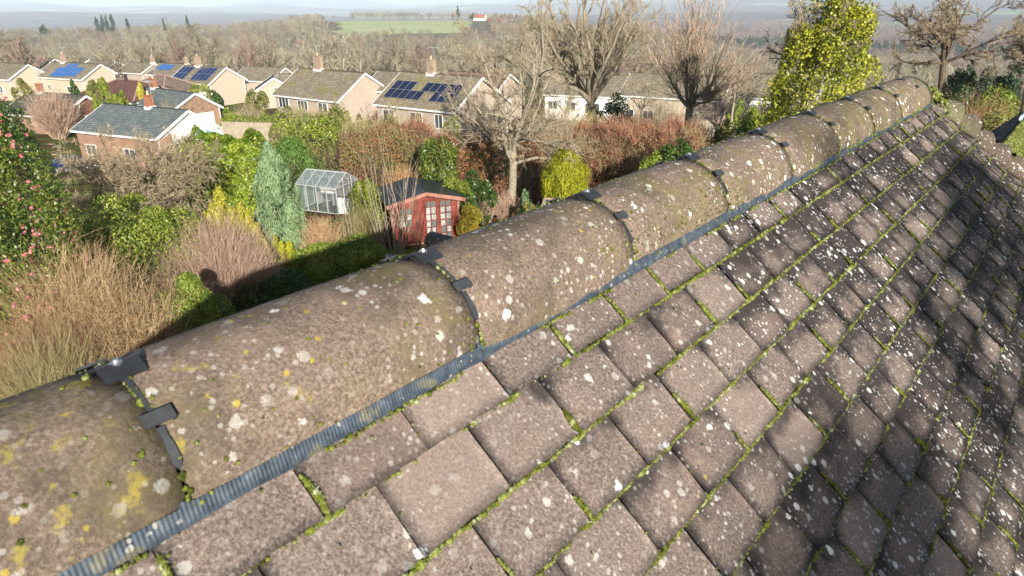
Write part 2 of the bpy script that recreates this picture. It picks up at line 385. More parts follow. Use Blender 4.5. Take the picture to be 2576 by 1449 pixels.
# other three slopes
def slope(org, a, dn, n, amin, amax, smax, wmin, wmax):
    out = []
    for k, s in courses(smax):
        c = (np.arange(-200, 200) + (.5 if k % 2 else 0)) * TW; c = c[(c > amin - s * CG * wmin + .04) & (c < amax + s * CG * wmax - .04)]
        if len(c): out.append(tiles(c, np.full(len(c), s), org, a, dn, n, 1, 1, -.05))
    return join(out)
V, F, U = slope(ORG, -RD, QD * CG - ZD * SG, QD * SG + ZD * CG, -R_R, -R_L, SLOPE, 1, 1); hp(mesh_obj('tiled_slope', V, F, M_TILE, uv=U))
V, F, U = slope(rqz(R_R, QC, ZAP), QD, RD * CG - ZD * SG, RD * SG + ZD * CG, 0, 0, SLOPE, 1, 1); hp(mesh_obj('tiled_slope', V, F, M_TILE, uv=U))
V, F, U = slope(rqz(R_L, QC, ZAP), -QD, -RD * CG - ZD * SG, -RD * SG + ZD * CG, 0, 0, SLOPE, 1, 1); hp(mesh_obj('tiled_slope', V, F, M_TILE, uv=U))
x = SLOPE * CG; ez = ZAP - SLOPE * SG; dz = -.02
c4 = [rqz(R_L - x, QC - x, ez + dz), rqz(R_R + x, QC - x, ez + dz), rqz(R_R + x, QC + x, ez + dz), rqz(R_L - x, QC + x, ez + dz)]
rl, rr_ = rqz(R_L, QC, ZAP + dz), rqz(R_R, QC, ZAP + dz)
mb = MB(); mb.add(np.array(c4 + [rl, rr_]), [(0, 1, 5, 4), (1, 2, 5), (2, 3, 4, 5), (3, 0, 4), (3, 2, 1, 0)])
hp(mb.build('underlay', M_UNDER))
x2 = x - .35; mb = MB()
cs = [(R_L - x2, QC - x2), (R_R + x2, QC - x2), (R_R + x2, QC + x2), (R_L - x2, QC + x2)]
P = np.array([rqz(a_, b_, z_) for z_ in (ZG - .2, ez - .05) for a_, b_ in cs])
mb.add(P, [(i, (i + 1) % 4, (i + 1) % 4 + 4, i + 4) for i in range(4)]); hp(mb.build('wall', M_RENDER))
mb = MB()
for i in range(4): mb.bar(c4[i] - ZD * .1, c4[(i + 1) % 4] - ZD * .1, .12, .1)
hp(mb.build('gutter', plain('black_gutter', (.03, .03, .03), .4)))
M_GLASS = NT('window_glass').col((.05, .06, .07), .08, .8)
for q_, sgn in ((QC - x2, -1), (QC + x2, 1)):
    for r_ in (-2.5, .3, 3.1, 5.9):
        mb = MB(); mb.box(rqz(r_, q_ + sgn * .01, ez - 1.6), (1.3, .08, 1.15), 0, (RD, QD, ZD)); w = hp(mb.build('window', M_WHITE))
        mb = MB()
        for e in (-.31, .31): mb.box(rqz(r_ + e, q_ + sgn * .035, ez - 1.6), (.54, .05, 1.0), 0, (RD, QD, ZD))
        mb.build('pane', M_GLASS, w)

def shell(axis0, axdir, side, up, L, R0, R1, th0, th1, thick=.013, nt=34, nl=10, hog=.0018, jit=0):
    """arched ridge or hip tile: arc th0..th1 in degrees measured from side towards up"""
    th = np.radians(np.linspace(th0, th1, nt + 1)); s = np.linspace(0, 1, nl + 1)
    Tt, Ss = np.meshgrid(th, s); R = R0 + (R1 - R0) * Ss + hog * np.sin(np.pi * Ss)
    R = R - .0012 * ((Ss < 1e-6) | (Ss > 1 - 1e-6)) + .0006 * np.sin(Tt * 5 + Ss * 4 + jit * 9)
    def pt(R): return np.asarray(axis0) + (Ss * L)[..., None] * axdir + (R * np.cos(Tt))[..., None] * side + (R * np.sin(Tt))[..., None] * up
    A, B = pt(R).reshape(-1, 3), pt(R - thick).reshape(-1, 3); W = nt + 1; n = len(A); F = []
    for j in range(nl):
        for i in range(nt):
            q = (j * W + i, j * W + i + 1, (j + 1) * W + i + 1, (j + 1) * W + i); F += [q, tuple(v + n for v in q[::-1])]
    for i in range(nt):
        for j, fl in ((0, 1), (nl, 0)):
            q = (j * W + i, j * W + i + n, j * W + i + 1 + n, j * W + i + 1); F.append(q if fl else q[::-1])
    for j in range(nl):
        for i, fl in ((0, 0), (nt, 1)):
            q = (j * W + i, j * W + i + n, (j + 1) * W + i + n, (j + 1) * W + i); F.append(q if fl else q[::-1])
    return np.concatenate([A, B]), np.array(F)
J0, JL = .2207, .45
def rc(r, th, R=RR, dq=0, dz=0):
    th = np.radians(th); return rqz(r, QC - R * np.cos(th) + dq, ZC + R * np.sin(th) + dz)
for n in range(-4, 9):
    gp = .003 if n < 2 else .002; a0, a1 = J0 + JL * (n - 1) + gp, J0 + JL * n - gp
    if n == 8: a1 = 3.99
    if a1 <= a0 or a0 < R_L: continue
    dq, dz = rng.normal() * .0012, rng.normal() * .0012
    V, F = shell(rqz(a0, QC + dq, ZC + dz), RD, -QD, ZD, a1 - a0, RR + .0009 * (n % 3), RR - .0007 * (n % 2), -9, 189, jit=n)
    o = hp(mesh_obj('ridge_tile', V, F, M_RIDGE, smooth=True))
# rounded end cap over the hip junction
th = np.radians(np.linspace(-12, 192, 33)); ph = np.radians(np.linspace(0, 80, 9)); T_, P_ = np.meshgrid(th, ph)
rad = RR * (1 + .015 * np.sin(T_ * 7) * np.sin(P_)) * np.cos(P_) ** .8
V = rqz(3.993 + .105 * np.sin(P_), QC - rad * np.cos(T_), ZC + rad * np.sin(T_) - .01 * np.sin(P_)).reshape(-1, 3); W = 33
F = np.array([(j * W + i, j * W + i + 1, (j + 1) * W + i + 1, (j + 1) * W + i) for j in range(8) for i in range(32)])
hp(mesh_obj('ridge_end_cap', V, F, M_RIDGE, smooth=True))
# bonnet hip tiles, one for each course
for (sr, sq, r0) in ((1, -1, R_R), (1, 1, R_R), (-1, -1, R_L), (-1, 1, R_L)):
    hd = (RD * sr + QD * sq - ZD * math.tan(G_ROOF)); hd = hd / np.linalg.norm(hd)
    sd = np.cross(hd, ZD); sd /= np.linalg.norm(sd); up = np.cross(sd, hd); up *= np.sign(up[2])
    if sq * sr < 0 and sd @ QD > 0: sd = -sd
    for k, s in courses(SLOPE):
        if k < 1 or (k > 16 and not (k % 1 == 0)): continue
        near = sr > 0 and sq < 0 and k < 13
        end = rqz(r0 + sr * s * CG, QC + sq * s * CG, ZAP - s * SG)
        L = .2; j = rng.normal() * .002
        V, F = shell(end - hd * L * .8 - up * .078 + up * j, hd, sd, up, L * .8, .05, .13 + (k % 3) * .003, 6, 174, .015, 18 if near else 8, 5 if near else 2, .002, k)
        if near: hp(mesh_obj('hip_tile', V, F, M_RIDGE, smooth=True))
        else:
            tiles_far = globals().setdefault('_hipfar', []); tiles_far.append((V, F, np.zeros((len(V), 2))))
V, F, U = join(_hipfar); o = hp(mesh_obj('hip_tiles_far', V, F, M_RIDGE)); o['kind'] = 'stuff'; o.name = 'hip_tiles'

# ribbed grey flashing under the ridge
def m_lead():
    t = NT('grey_flashing'); p = t.obj(); n = t.noise(p, 60, 4, .65)
    c = t.ramp(n, [(.3, (.026, .037, .056)), (.6, (.066, .088, .118)), (.8, (.16, .185, .21))])
    l = lichen(t, p, 70, .3, .55, .2); c = t.mix(t.math('MULTIPLY', l, .6), c, (.4, .4, .36))
    c = t.mix(t.ss(t.noise(p, 25, 3), .58, .68, 0, .5), c, (.2, .18, .1))
    return t.col(c, .5, .4, .15)
M_LEAD = m_lead()
rs = np.arange(-.6, 3.97, .00125); ph = (rs / .005) % 1; m = len(rs)
ridg = np.where(ph < .7, ph / .7, (1 - ph) / .3)
kn = np.arange(-.7, 4.2, .035); wob = np.interp(rs, kn, rng.normal(size=len(kn))); wob2 = np.interp(rs, kn, rng.normal(size=len(kn)))
wid = .0165 + .0012 * wob; lft = .0012 * wob2
bump = np.exp(-((rs - J0 + .012) % JL - 0) ** 2 / .00012) * .006
amp = .0019 * np.interp(rs, [0, 1.2, 2.2, 4], [1, .8, .35, .15])
cols = []
for e, (ss_, hh_) in enumerate(((.1625, .019), (.168, .0155), (.1735, .0125), (.1795, .0095), (.184, .002))):
    cols.append(ORG + RD * rs[:, None] + DN * (ss_ + .0006 * wob - (bump * .9 if e < 1 else 0))[:, None] + NN * (hh_ + .0012 + ridg * amp * (0 if e == 4 else 1) + lft * .4 + (bump * .5 if e < 1 else 0))[:, None])
V = np.stack(cols, 1).reshape(-1, 3)
F = np.array([(i * 5 + j, i * 5 + j + 1, i * 5 + j + 6, i * 5 + j + 5) for i in range(m - 1) for j in range(4)])
hp(mesh_obj('ridge_flashing', V, F[:, ::-1], M_LEAD))

# ridge clips with their screws
M_CLIP = plain('black_plastic', (.028, .031, .036), .42, .5, var=.25, scale=40); M_STEEL = NT('screw_steel').col((.6, .6, .62), .25, .5, .9)
M_CLIPG = plain('grey_plastic', (.045, .05, .055), .5, .45, var=.25, scale=60)
for n in range(-2, 9):
    r = J0 + JL * n
    if n == 8: r = 3.78
    if r < -1.3: continue
    mb = MB(); L = .042
    for sg in (1, -1):        # folded top plate
        thc = 90 - sg * 5.4; c = rc(r + .003, thc, RR + .0060); up = math.radians(90 - sg * 26)
        nrm = -QD * math.cos(up) + ZD * math.sin(up); tn = np.cross(RD, nrm)
        mb.box(c, (L, .0225, .003), 0, (RD, tn, nrm))
    for e in (-.014, .014): mb.box(rc(r + e, 90, RR + .001), (.004, .02, .008), 0, (RD, QD, ZD))
    clip = hp(mb.build('ridge_clip', M_CLIP))
    mb = MB(); c = rc(r + .002, 90, RR + .0108); mb.cyl(c - ZD * .003, c + ZD * .0008, .0065, .0065, 20); mb.cyl(c + ZD * .0008, c + ZD * .004, .0042, .003, 12)
    mb.build('screw', M_STEEL, clip)
    for side in (1, -1):      # T shaped clip half way down each side
        thm = 50; mb = MB(); fl = lambda th: th if side == 1 else 180 - th
        def fr(th):
            a = math.radians(fl(th)); nrm = -QD * math.cos(a) + ZD * math.sin(a); return np.cross(nrm, RD), nrm
        tn, nrm = fr(thm); mb.box(rc(r + .001, fl(thm), RR + .0075), (.032, .0155, .003), 0, (RD, tn, nrm)); mb.box(rc(r + .0155, fl(thm), RR + .004), (.003, .0165, .006), 0, (RD, tn, nrm))
        ths = np.linspace(24, 46, 8); wds = np.interp(ths, [24, 27, 38, 40, 46], [.002, .0095, .0095, .006, .009])
        ths2 = np.linspace(54, 82, 9); w2 = np.interp(ths2, [54, 58, 70, 82], [.008, .0055, .007, .009])
        for TT_, WW in ((ths, wds * (1 if n < 2 else .55)), (ths2, w2 * .8)):
            if n > 3 and TT_ is ths or n > 1 and TT_ is ths2: continue
            V = []
            for a, w in zip(TT_, WW):
                for e, h in ((-1, -.006), (-1, .0022), (1, .0022), (1, -.006)): V.append(rc(r + e * w / 2, fl(a), RR + h))
            F = [(i * 4 + j, i * 4 + (j + 1) % 4, i * 4 + (j + 1) % 4 + 4, i * 4 + j + 4) for i in range(len(TT_) - 1) for j in range(4)] + [(0, 1, 2, 3), tuple(len(V) - 4 + q for q in range(4))]
            mb.add(V, F)
        hp(mb.build('joint_clip', M_CLIPG))

# moss cushions
import bmesh
def ico(sub):
    bm = bmesh.new(); bmesh.ops.create_icosphere(bm, subdivisions=sub, radius=1); bm.verts.ensure_lookup_table()
    V = np.array([v.co[:] for v in bm.verts]); F = np.array([[v.index for v in f.verts] for f in bm.faces]); bm.free(); return V, F
ICO1, ICO2 = ico(1), ico(2)
class Moss:
    def __init__(s): s.c = []; s.n = []; s.r = []; s.e = []
    def add(s, c, n, r, elong=(1, 1)): s.c.append(c); s.n.append(n); s.r.append(r); s.e.append(elong)
    def build(s, name, mat, fuzz=True):
        c, n, r, e = map(np.array, (s.c, s.n, s.r, s.e)); out = []; o = 0; VV, FF = [], []
        near = (c @ RD) < 1.7
        for sel, (iv, fc) in ((near, ICO2), (~near, ICO1)):
            C, N_, R, E = c[sel], n[sel], r[sel], e[sel]
            if not len(C): continue
            a = np.broadcast_to(RD, C.shape); b = np.cross(N_, a); b /= np.linalg.norm(b, axis=1)[:, None]
            j = 1 + rng.normal(size=(len(C), len(iv), 1)) * .13; v = iv[None] * j
            V = C[:, None] + R[:, None, None] * (v[..., :1] * a[:, None] * E[:, None, :1] + v[..., 1:2] * b[:, None] * E[:, None, 1:] + v[..., 2:] * N_[:, None] * .75)
            VV.append(V.reshape(-1, 3)); FF.append((fc[None] + (np.arange(len(C)) * len(iv))[:, None, None]).reshape(-1, 3) + o); o += V.shape[0] * V.shape[1]
            K = 16 if sel is near else 6
            d = rng.normal(size=(len(C), K, 3)); d /= np.linalg.norm(d, axis=2)[..., None]; d = d + N_[:, None] * .7; d /= np.linalg.norm(d, axis=2)[..., None]
            p0 = C[:, None] + d * R[:, None, None] * .75; t = np.cross(d, rng.normal(size=d.shape)); t /= np.linalg.norm(t, axis=2)[..., None]
            w = (.0004 + .09 * R)[:, None, None]; L = (R * .65 + .0008)[:, None, None] * rng.uniform(.5, 1.2, (len(C), K, 1))
            V = np.stack([p0 - t * w, p0 + t * w, p0 + d * L], 2).reshape(-1, 3)
            VV.append(V); FF.append(np.arange(len(V)).reshape(-1, 3) + o); o += len(V)
        return mesh_obj(name, np.concatenate(VV), np.concatenate(FF), mat, smooth=False)
def m_moss():
    t = NT('moss'); p = t.obj(); i = t.island(); n = t.noise(p, 40, 3)
    f = t.math('ADD', t.math('MULTIPLY', i, .55), t.math('MULTIPLY', t.math('SUBTRACT', n, .28), 1.), clamp=True)
    return t.col(t.ramp(f, [(.05, (.03, .037, .01)), (.28, (.085, .10, .017)), (.5, (.15, .178, .03)), (.74, (.24, .265, .095)), (.93, (.42, .44, .32))]), .9, .1)
M_MOSS = m_moss()
ms = Moss(); jr = lambda lo_, hi_: rng.uniform(lo_, hi_)
def roofp(a, s, h): return ORG + RD * a + DN * s + NN * h
for k, s in courses(1.75):
    if k < 1: continue
    amax = R_R + s * CG; kn = np.arange(-.4, amax + .2, .03); val = rng.random(len(kn)); val = .6 * val + .4 * np.convolve(rng.random(len(kn)), np.ones(5) / 5, 'same')
    off = (.8 if k % 2 else .3) * TW + .370
    a = -.3
    while a < amax:
        a += jr(.0024, .0042) * (1 + .35 * max(0, a))
        ph = ((a - off) / TW) % 1; nearj = min(ph, 1 - ph) < .14
        ph2 = ((a - off) / TW + .5) % 1
        lim = .50 - .16 * min(1.6, max(0, a)) - (.16 if nearj else 0) + (.10 if k < 2 and a < 1.2 else 0)
        if np.interp(a, kn, val) < lim: 
            if rng.random() < .12: ms.add(roofp(a, s + jr(.001, .005), .0035), NN, jr(.0012, .0025))
            continue
        ms.add(roofp(a, s + jr(.0005, .0045), .004 + jr(0, .006)), NN, jr(.0018, .0046) * (1.35 if nearj else 1) * (1.05 + .35 * min(1, max(0, a - .8))), (1.25, .9))
for k, s, a in TILEPOS:
    x = a + TW / 2
    if s > 1.75 or rng.random() > .46: 
        for q in range(2): ms.add(roofp(x + jr(-.002, .002), s - jr(.0, .06), .011), NN, jr(.001, .002))
        continue
    v0 = jr(.35, .75); big = jr(.6, 1.6); v = v0; bow = jr(-.004, .004)
    while v < 1.02:
        f = (v - v0) / (1.02 - v0); rad = (.0010 + .0040 * math.sin(math.pi * min(1, f * .85 + .1)) * big)
        ms.add(roofp(x + bow * math.sin(f * 3) + jr(-.001, .001), s - (1 - v) * TG, .0035 + TT * v + .001), NN, rad, (.8, 1.3)); v += rad * .9 / TG
for _ in range(380):        # loose dots on the tiles
    s = jr(.15, 1.3); a = jr(-.1, R_R + s * CG); ms.add(roofp(a, s, .011 + jr(0, .003)), NN, jr(.0008, .0022))
for _ in range(900):        # dots on the ridge, thicker towards the far end
    r = 4.1 * rng.random() ** .8 - .1; th = jr(-5, 120) if rng.random() < .6 else jr(-5, 40)
    nrm = -QD * math.cos(math.radians(th)) + ZD * math.sin(math.radians(th)); ms.add(rc(r, th, RR + .0012), nrm, jr(.0009, .0026) * (1.5 if rng.random() < .12 else 1))
for _ in range(300):        # denser colonies low on the second and third tiles
    r = 1.45 + .42 * rng.normal(); th = 8 + abs(rng.normal()) * 26
    if r > .9: nrm = -QD * math.cos(math.radians(th)) + ZD * math.sin(math.radians(th)); ms.add(rc(r, th, RR + .001), nrm, jr(.001, .0024) * (1.4 if rng.random() < .12 else 1))
for n in range(-1, 9):      # in the ridge joints
    r = J0 + JL * n
    th = 0
    dens = [0, 1, .8, .35, .4, .5, .8, .9, .9, .9][n + 1]
    while th < 175:
        th += jr(1.2, 2.6)
        if 23 < th < 55 and rng.random() < .75: continue
        if (rng.random() < dens * (.9 if (th < 22 or 55 < th < 85) else .5)) :
            nrm = -QD * math.cos(math.radians(th)) + ZD * math.sin(math.radians(th)); ms.add(rc(r + jr(-.003, .003), th, RR - .001), nrm, jr(.0022, .0042))
for _ in range(260):        # fringe on the far side of the crown and below the flashing
    r = jr(-.1, 4.05); th = jr(100, 125); nrm = -QD * math.cos(math.radians(th)) + ZD * math.sin(math.radians(th)); ms.add(rc(r, th, RR + .001), nrm, jr(.0009, .0025))
kn = np.arange(-.1, 4.3, .05); val = rng.random(len(kn)); r = -.1
while r < 4.02:
    r += .006
    if np.interp(r, kn, val) > (.62 if r < 1.6 else .45) : ms.add(roofp(r, S1 - .066 + jr(-.002, .003), .011), NN, jr(.0015, .0038))
    if r > 2.2 and np.interp(r, kn, val[::-1]) > .5: ms.add(rc(r, jr(-2, 5), RR + .0015), -QD, jr(.002, .0045))
for _ in range(260):        # big clumps where ridge and hip meet
    s = abs(rng.normal()) * .12 + .1; ms.add(roofp(R_R + s * CG - jr(-.02, .11), s, .02 + jr(0, .02)), NN, jr(.004, .011))
for k, s in courses(1.4):
    if k < 1: continue
    for _ in range(26): ms.add(roofp(R_R + s * CG - jr(.04, .13), s + jr(-.01, .008), .014 + jr(0, .012)), NN, jr(.003, .008))
o = hp(ms.build('moss', M_MOSS)); o['kind'] = 'stuff'

# lower rear wing: ridge running away from the main roof
def wing():
    e = ray(1076, 581); e = e * (-2.75 / e[2]); re, qe = e @ RD, e @ QD
    dn1, n1 = RD * CG - ZD * SG, RD * SG + ZD * CG; dn2, n2 = -RD * CG - ZD * SG, -RD * SG + ZD * CG
    org = rqz(re, 0, -2.85); q0, hw = 1.2, 2.3 / CG
    V, F, U = join([slope(org, QD, dn1, n1, q0, qe - .1, hw, 0, 1), slope(org, -QD, dn2, n2, -qe + .1, -q0, hw, 1, 0),
                    slope(rqz(re, qe - .1, -2.85), -RD, QD * CG - ZD * SG, QD * SG + ZD * CG, 0, 0, hw, 1, 1)])
    hp(mesh_obj('wing_roof', V, F, M_TILE, uv=U))
    n = 0; q = qe - .06 - .45 * 11
    while q < qe - .2:
        V, F = shell(rqz(re, q, -2.87), QD, RD, ZD, .446, RR, RR, -8, 188, nt=20, nl=3); hp(mesh_obj('wing_ridge_tile', V, F, M_RIDGE, smooth=True)); q += .45
    qe2 = q - .45 + .446; V, F = shell(rqz(re, qe2 - .02, -2.87), QD, RD, ZD, .09, RR, RR * .35, -8, 188, nt=20, nl=6, hog=.03); hp(mesh_obj('wing_ridge_end', V, F, M_RIDGE, smooth=True))
    ez = -2.85 - 2.3; mb = MB(); h = 2.3
    c = [rqz(re - h, q0, ez), rqz(re + h, q0, ez), rqz(re + h, qe + h - .1, ez), rqz(re - h, qe + h - .1, ez), rqz(re, q0, -2.89), rqz(re, qe - .1, -2.89)]
    c = [v - ZD * .03 for v in c]; mb.add(np.array(c), [(0, 4, 5, 3), (1, 2, 5, 4), (2, 3, 5), (0, 1, 4), (0, 3, 2, 1)]); hp(mb.build('underlay', M_UNDER))
    mb = MB(); h2 = 2.0; P = np.array([rqz(a_, b_, z_) for z_ in (ZG - .2, ez) for a_, b_ in ((re - h2, q0), (re + h2, q0), (re + h2, qe + h2 - .1), (re - h2, qe + h2 - .1))])
    mb.add(P, [(i, (i + 1) % 4, (i + 1) % 4 + 4, i + 4) for i in range(4)]); hp(mb.build('wall', M_RENDER))
wing()

# ------------------------------------------------------------------ plants: shared builders
def leaf_quads(C, N, size, aspect=.5, tilt=.6, up=0):
    """rhombic leaves at C, roughly facing N"""
    n = len(C); Nn = N + rng.normal(size=(n, 3)) * tilt; Nn /= np.linalg.norm(Nn, axis=1)[:, None]
    r = rng.normal(size=(n, 3)); r[:, 2] += up; t = r - (r * Nn).sum(1)[:, None] * Nn; t /= np.linalg.norm(t, axis=1)[:, None] + 1e-9
    b = np.cross(Nn, t); L = (size * rng.uniform(.6, 1.3, n) / 2)[:, None]; W = L * aspect
    V = np.stack([C - t * L, C + b * W + Nn * L * .15, C + t * L, C - b * W + Nn * L * .15], 1).reshape(-1, 3)
    return V, np.arange(n * 4).reshape(-1, 4)
def sph(n):
    d = rng.normal(size=(n, 3)); return d / np.linalg.norm(d, axis=1)[:, None]
def crown_pts(n, c, rad, K=26, lobe=.34, fill=.75, shape=None, zmin=None):
    """points with outward normals over a crown made of many uneven lobes"""
    c, rad = np.asarray(c, float), np.asarray(rad, float)
    L = sph(K) * (rng.uniform(.35, 1, (K, 1)) ** .5) * fill; lr = lobe * rng.uniform(.6, 1.25, K)
    if shape is not None:
        f = shape((L[:, 2] + 1) / 2); L[:, :2] *= f[:, None]; lr = lr * (.35 + .65 * f)
    k = rng.integers(0, K, n); d = sph(n); d = d + L[k] * .9; d /= np.linalg.norm(d, axis=1)[:, None]
    p = L[k] + d * (lr[k] * rng.uniform(.55, 1.05, n) ** .6)[:, None]
    P = c + p * rad; N = d / rad; N /= np.linalg.norm(N, axis=1)[:, None]
    if zmin is not None:
        m = P[:, 2] > zmin; P, N = P[m], N[m]
    return P, N
def box_pts(n, a, b, w, z0, z1, lump=.25):
    """points over the top and sides of a hedge running from a to b (xy)"""
    a, b = np.asarray(a[:2], float), np.asarray(b[:2], float); L = np.linalg.norm(b - a); t = (b - a) / L; s = np.array([-t[1], t[0]]); H = z1 - z0
    u = rng.random(n) * L; per = np.array([H, w, H]); f = rng.random(n) * per.sum()
    face = np.searchsorted(np.cumsum(per), f); v = rng.random(n)
    off = np.where(face == 0, -w / 2, np.where(face == 2, w / 2, (v - .5) * w)); z = np.where(face == 1, H, v * H)
    N = np.zeros((n, 3)); sgn = np.where(face == 0, -1, np.where(face == 2, 1, 0)); N[:, 0] = s[0] * sgn; N[:, 1] = s[1] * sgn; N[:, 2] = np.where(face == 1, 1., .35)
    ph = rng.uniform(0, 6, 6)
    lum = lump * (np.sin(u * 2.1 + ph[0] + z) + np.sin(u * 4.7 + ph[1] + z * 2.3) * .6 + np.sin(u * .8 + z * 1.7 + off * 3 + ph[2]) + .5 * np.sin(u * 9 + z * 6 + off * 5 + ph[3])) * .4
    dep = lum - rng.random(n) ** 2 * .3
    P = np.zeros((n, 3)); P[:, :2] = a + t * u[:, None] + s * off[:, None]; P[:, 2] = z0 + z
    e = np.minimum(1, np.minimum(u, L - u) / .5); P[:, 2] = z0 + (P[:, 2] - z0) * (.88 + .12 * e)
    return P + N * dep[:, None], N / np.linalg.norm(N, axis=1)[:, None]

def grow(P0, D, L, R0, k, wander=.15, trop=.0, taper=.35, droop=0):
    """vectorised branches: start points, directions, lengths, radii -> polylines of k points"""
    n = len(P0); P = np.zeros((n, k, 3)); P[:, 0] = P0; d = D / np.linalg.norm(D, axis=1)[:, None]; st = (L / (k - 1))[:, None]
    for i in range(1, k):
        d = d + rng.normal(size=(n, 3)) * wander; d[:, 2] += trop - droop * i / k; d /= np.linalg.norm(d, axis=1)[:, None]
        P[:, i] = P[:, i - 1] + d * st
    R = R0[:, None] * np.linspace(1, taper, k)[None]
    return P, R
def shoots(P, R, m, t0, t1, ang, lf, L, rf, angj=.3, up=0):
    """child starts along parents"""
    n, k, _ = P.shape; idx = np.repeat(np.arange(n), m); t = rng.uniform(t0, t1, n * m) * (k - 1); i = np.minimum(t.astype(int), k - 2); f = (t - i)[:, None]
    p = P[idx, i] * (1 - f) + P[idx, i + 1] * f; d = P[idx, i + 1] - P[idx, i]; d /= np.linalg.norm(d, axis=1)[:, None] + 1e-9
    q = rng.normal(size=(n * m, 3)); q -= (q * d).sum(1)[:, None] * d; q /= np.linalg.norm(q, axis=1)[:, None]
    a = (ang + rng.normal(size=n * m) * angj)[:, None]; D = d * np.cos(a) + q * np.sin(a); D[:, 2] += up
    LL = L[idx] * lf * rng.uniform(.55, 1.15, n * m) * (1 - .35 * t / (k - 1)); RR_ = R[idx, i] * rf * rng.uniform(.7, 1, n * m)
    return p, D, LL, RR_
def tubes(P, R, sides=3):
    n, k, _ = P.shape; ax = P[:, -1] - P[:, 0]; ax /= np.linalg.norm(ax, axis=1)[:, None] + 1e-9
    ref = np.where(np.abs(ax[:, 2:3]) < .8, np.array([[0, 0, 1.]]), np.array([[1., 0, 0]])); b = np.cross(ax, ref); b /= np.linalg.norm(b, axis=1)[:, None]; c = np.cross(ax, b)
    th = np.linspace(0, 2 * np.pi, sides, endpoint=False)
    V = P[:, :, None] + R[:, :, None, None] * (np.cos(th)[None, None, :, None] * b[:, None, None] + np.sin(th)[None, None, :, None] * c[:, None, None])
    base = (np.arange(n) * k * sides)[:, None, None]; i, j = np.meshgrid(np.arange(k - 1), np.arange(sides), indexing='ij'); j2 = (j + 1) % sides
    f = np.stack([i * sides + j, i * sides + j2, (i + 1) * sides + j2, (i + 1) * sides + j], -1).reshape(1, -1, 4)
    return V.reshape(-1, 3), (f + base).reshape(-1, 4)
def cat(parts):
    V, F = [], []; n = 0
    for v, f in parts: V.append(v); F.append(f + n); n += len(v)
    return np.concatenate(V), F
def place(x, ytop, d, hw, frac=.55):
    """picture column x, top row, distance, half width in picture px -> x, y, ground z, height, radius"""
    p = atd(x, ytop, d); g = g1(p[0], p[1]); zt = p[2]
    for _ in range(3):      # x is read at the given fraction of the plant's height
        q = np.array([p[0], p[1], g + (zt - g) * frac]); ym = min(1449, 724.5 - FO * (q @ cU) / (q @ cF)); a_ = atd(x, ym, d); p = np.array([a_[0], a_[1], zt])
    return p[0], p[1], g, zt - g, hw / FO * d * 1.03

# leaf colours
L_CAM = leafmat('camellia_leaf', [(0.023, 0.045, 0.010), (0.064, 0.109, 0.015), (0.140, 0.178, 0.025), (0.255, 0.255, 0.051)], 2.2, .42, .15, .5)
L_PINK = leafmat('pink_petal', [(0.399, 0.068, 0.090), (0.570, 0.170, 0.198), (0.665, 0.306, 0.315)], 4, .6, .2)
L_LAUREL = leafmat('laurel_leaf', [(0.043, 0.081, 0.008), (0.120, 0.194, 0.016), (0.262, 0.342, 0.027), (0.481, 0.505, 0.068)], 1.2, .4, .25, .5)
L_DARK = leafmat('dark_leaf', [(0.010, 0.026, 0.006), (0.026, 0.062, 0.010), (0.062, 0.114, 0.019), (0.134, 0.196, 0.031)], 1.8, .35, .15, .5)
L_MID = leafmat('mixed_green_leaf', [(0.051, 0.090, 0.014), (0.136, 0.214, 0.028), (0.255, 0.304, 0.041), (0.443, 0.446, 0.098)], 1.6, .45, .2)
L_OLIVE = leafmat('olive_leaf', [(0.084, 0.084, 0.028), (0.182, 0.196, 0.049), (0.308, 0.294, 0.084)], 1.3, .6, .2)
L_GREEN = leafmat('small_green_leaf', [(0.097, 0.146, 0.019), (0.211, 0.292, 0.041), (0.389, 0.454, 0.097)], 2.5, .5, .2)
L_THUJA = leafmat('thuja_spray', [(0.048, 0.105, 0.021), (0.114, 0.224, 0.041), (0.227, 0.355, 0.083)], 2, .7, .2)
L_BLUE = leafmat('grey_green_spray', [(0.095, 0.148, 0.056), (0.180, 0.285, 0.131), (0.275, 0.399, 0.225), (0.317, 0.410, 0.159)], 1.6, .75, .2)
L_GOLD = leafmat('golden_spray', [(0.165, 0.190, 0.010), (0.352, 0.370, 0.015), (0.550, 0.530, 0.040)], 2.2, .6, .25)
L_YEL = leafmat('yellow_spray', [(.25, .24, .03), (.48, .45, .05), (.65, .6, .12)], 2.2, .6, .3)
L_IVY = leafmat('ivy_leaf', [(0.045, 0.060, 0.009), (0.167, 0.196, 0.017), (0.385, 0.391, 0.033), (0.576, 0.549, 0.079)], .8, .4, .25, .45)
L_BEECH = leafmat('dry_beech_leaf', [(0.156, 0.065, 0.033), (0.364, 0.156, 0.065), (0.546, 0.273, 0.130)], 1.6, .6, .3)
L_BROWN = leafmat('dead_leaf', [(0.101, 0.062, 0.034), (0.213, 0.134, 0.073), (0.347, 0.235, 0.134)], 3, .7, .2)
L_YG = leafmat('yellow_green_leaf', [(.09, .12, .015), (.2, .25, .03), (.36, .38, .08)], 2.2, .45, .25)
L_BERRY = leafmat('berry_shrub_leaf', [(.1, .14, .02), (.3, .28, .03), (.45, .16, .03)], 5, .45, .2)
L_PINE = leafmat('pine_needle', [(.012, .03, .018), (.03, .06, .03), (.06, .1, .045)], .3, .8, 0)
T_TAN = leafmat('tan_twig', [(0.272, 0.170, 0.085), (0.510, 0.357, 0.196), (0.765, 0.578, 0.340)], 2, .8, 0)
T_PINKB = leafmat('pinkish_twig', [(0.247, 0.148, 0.107), (0.462, 0.314, 0.231), (0.693, 0.528, 0.396)], 2, .8, 0)
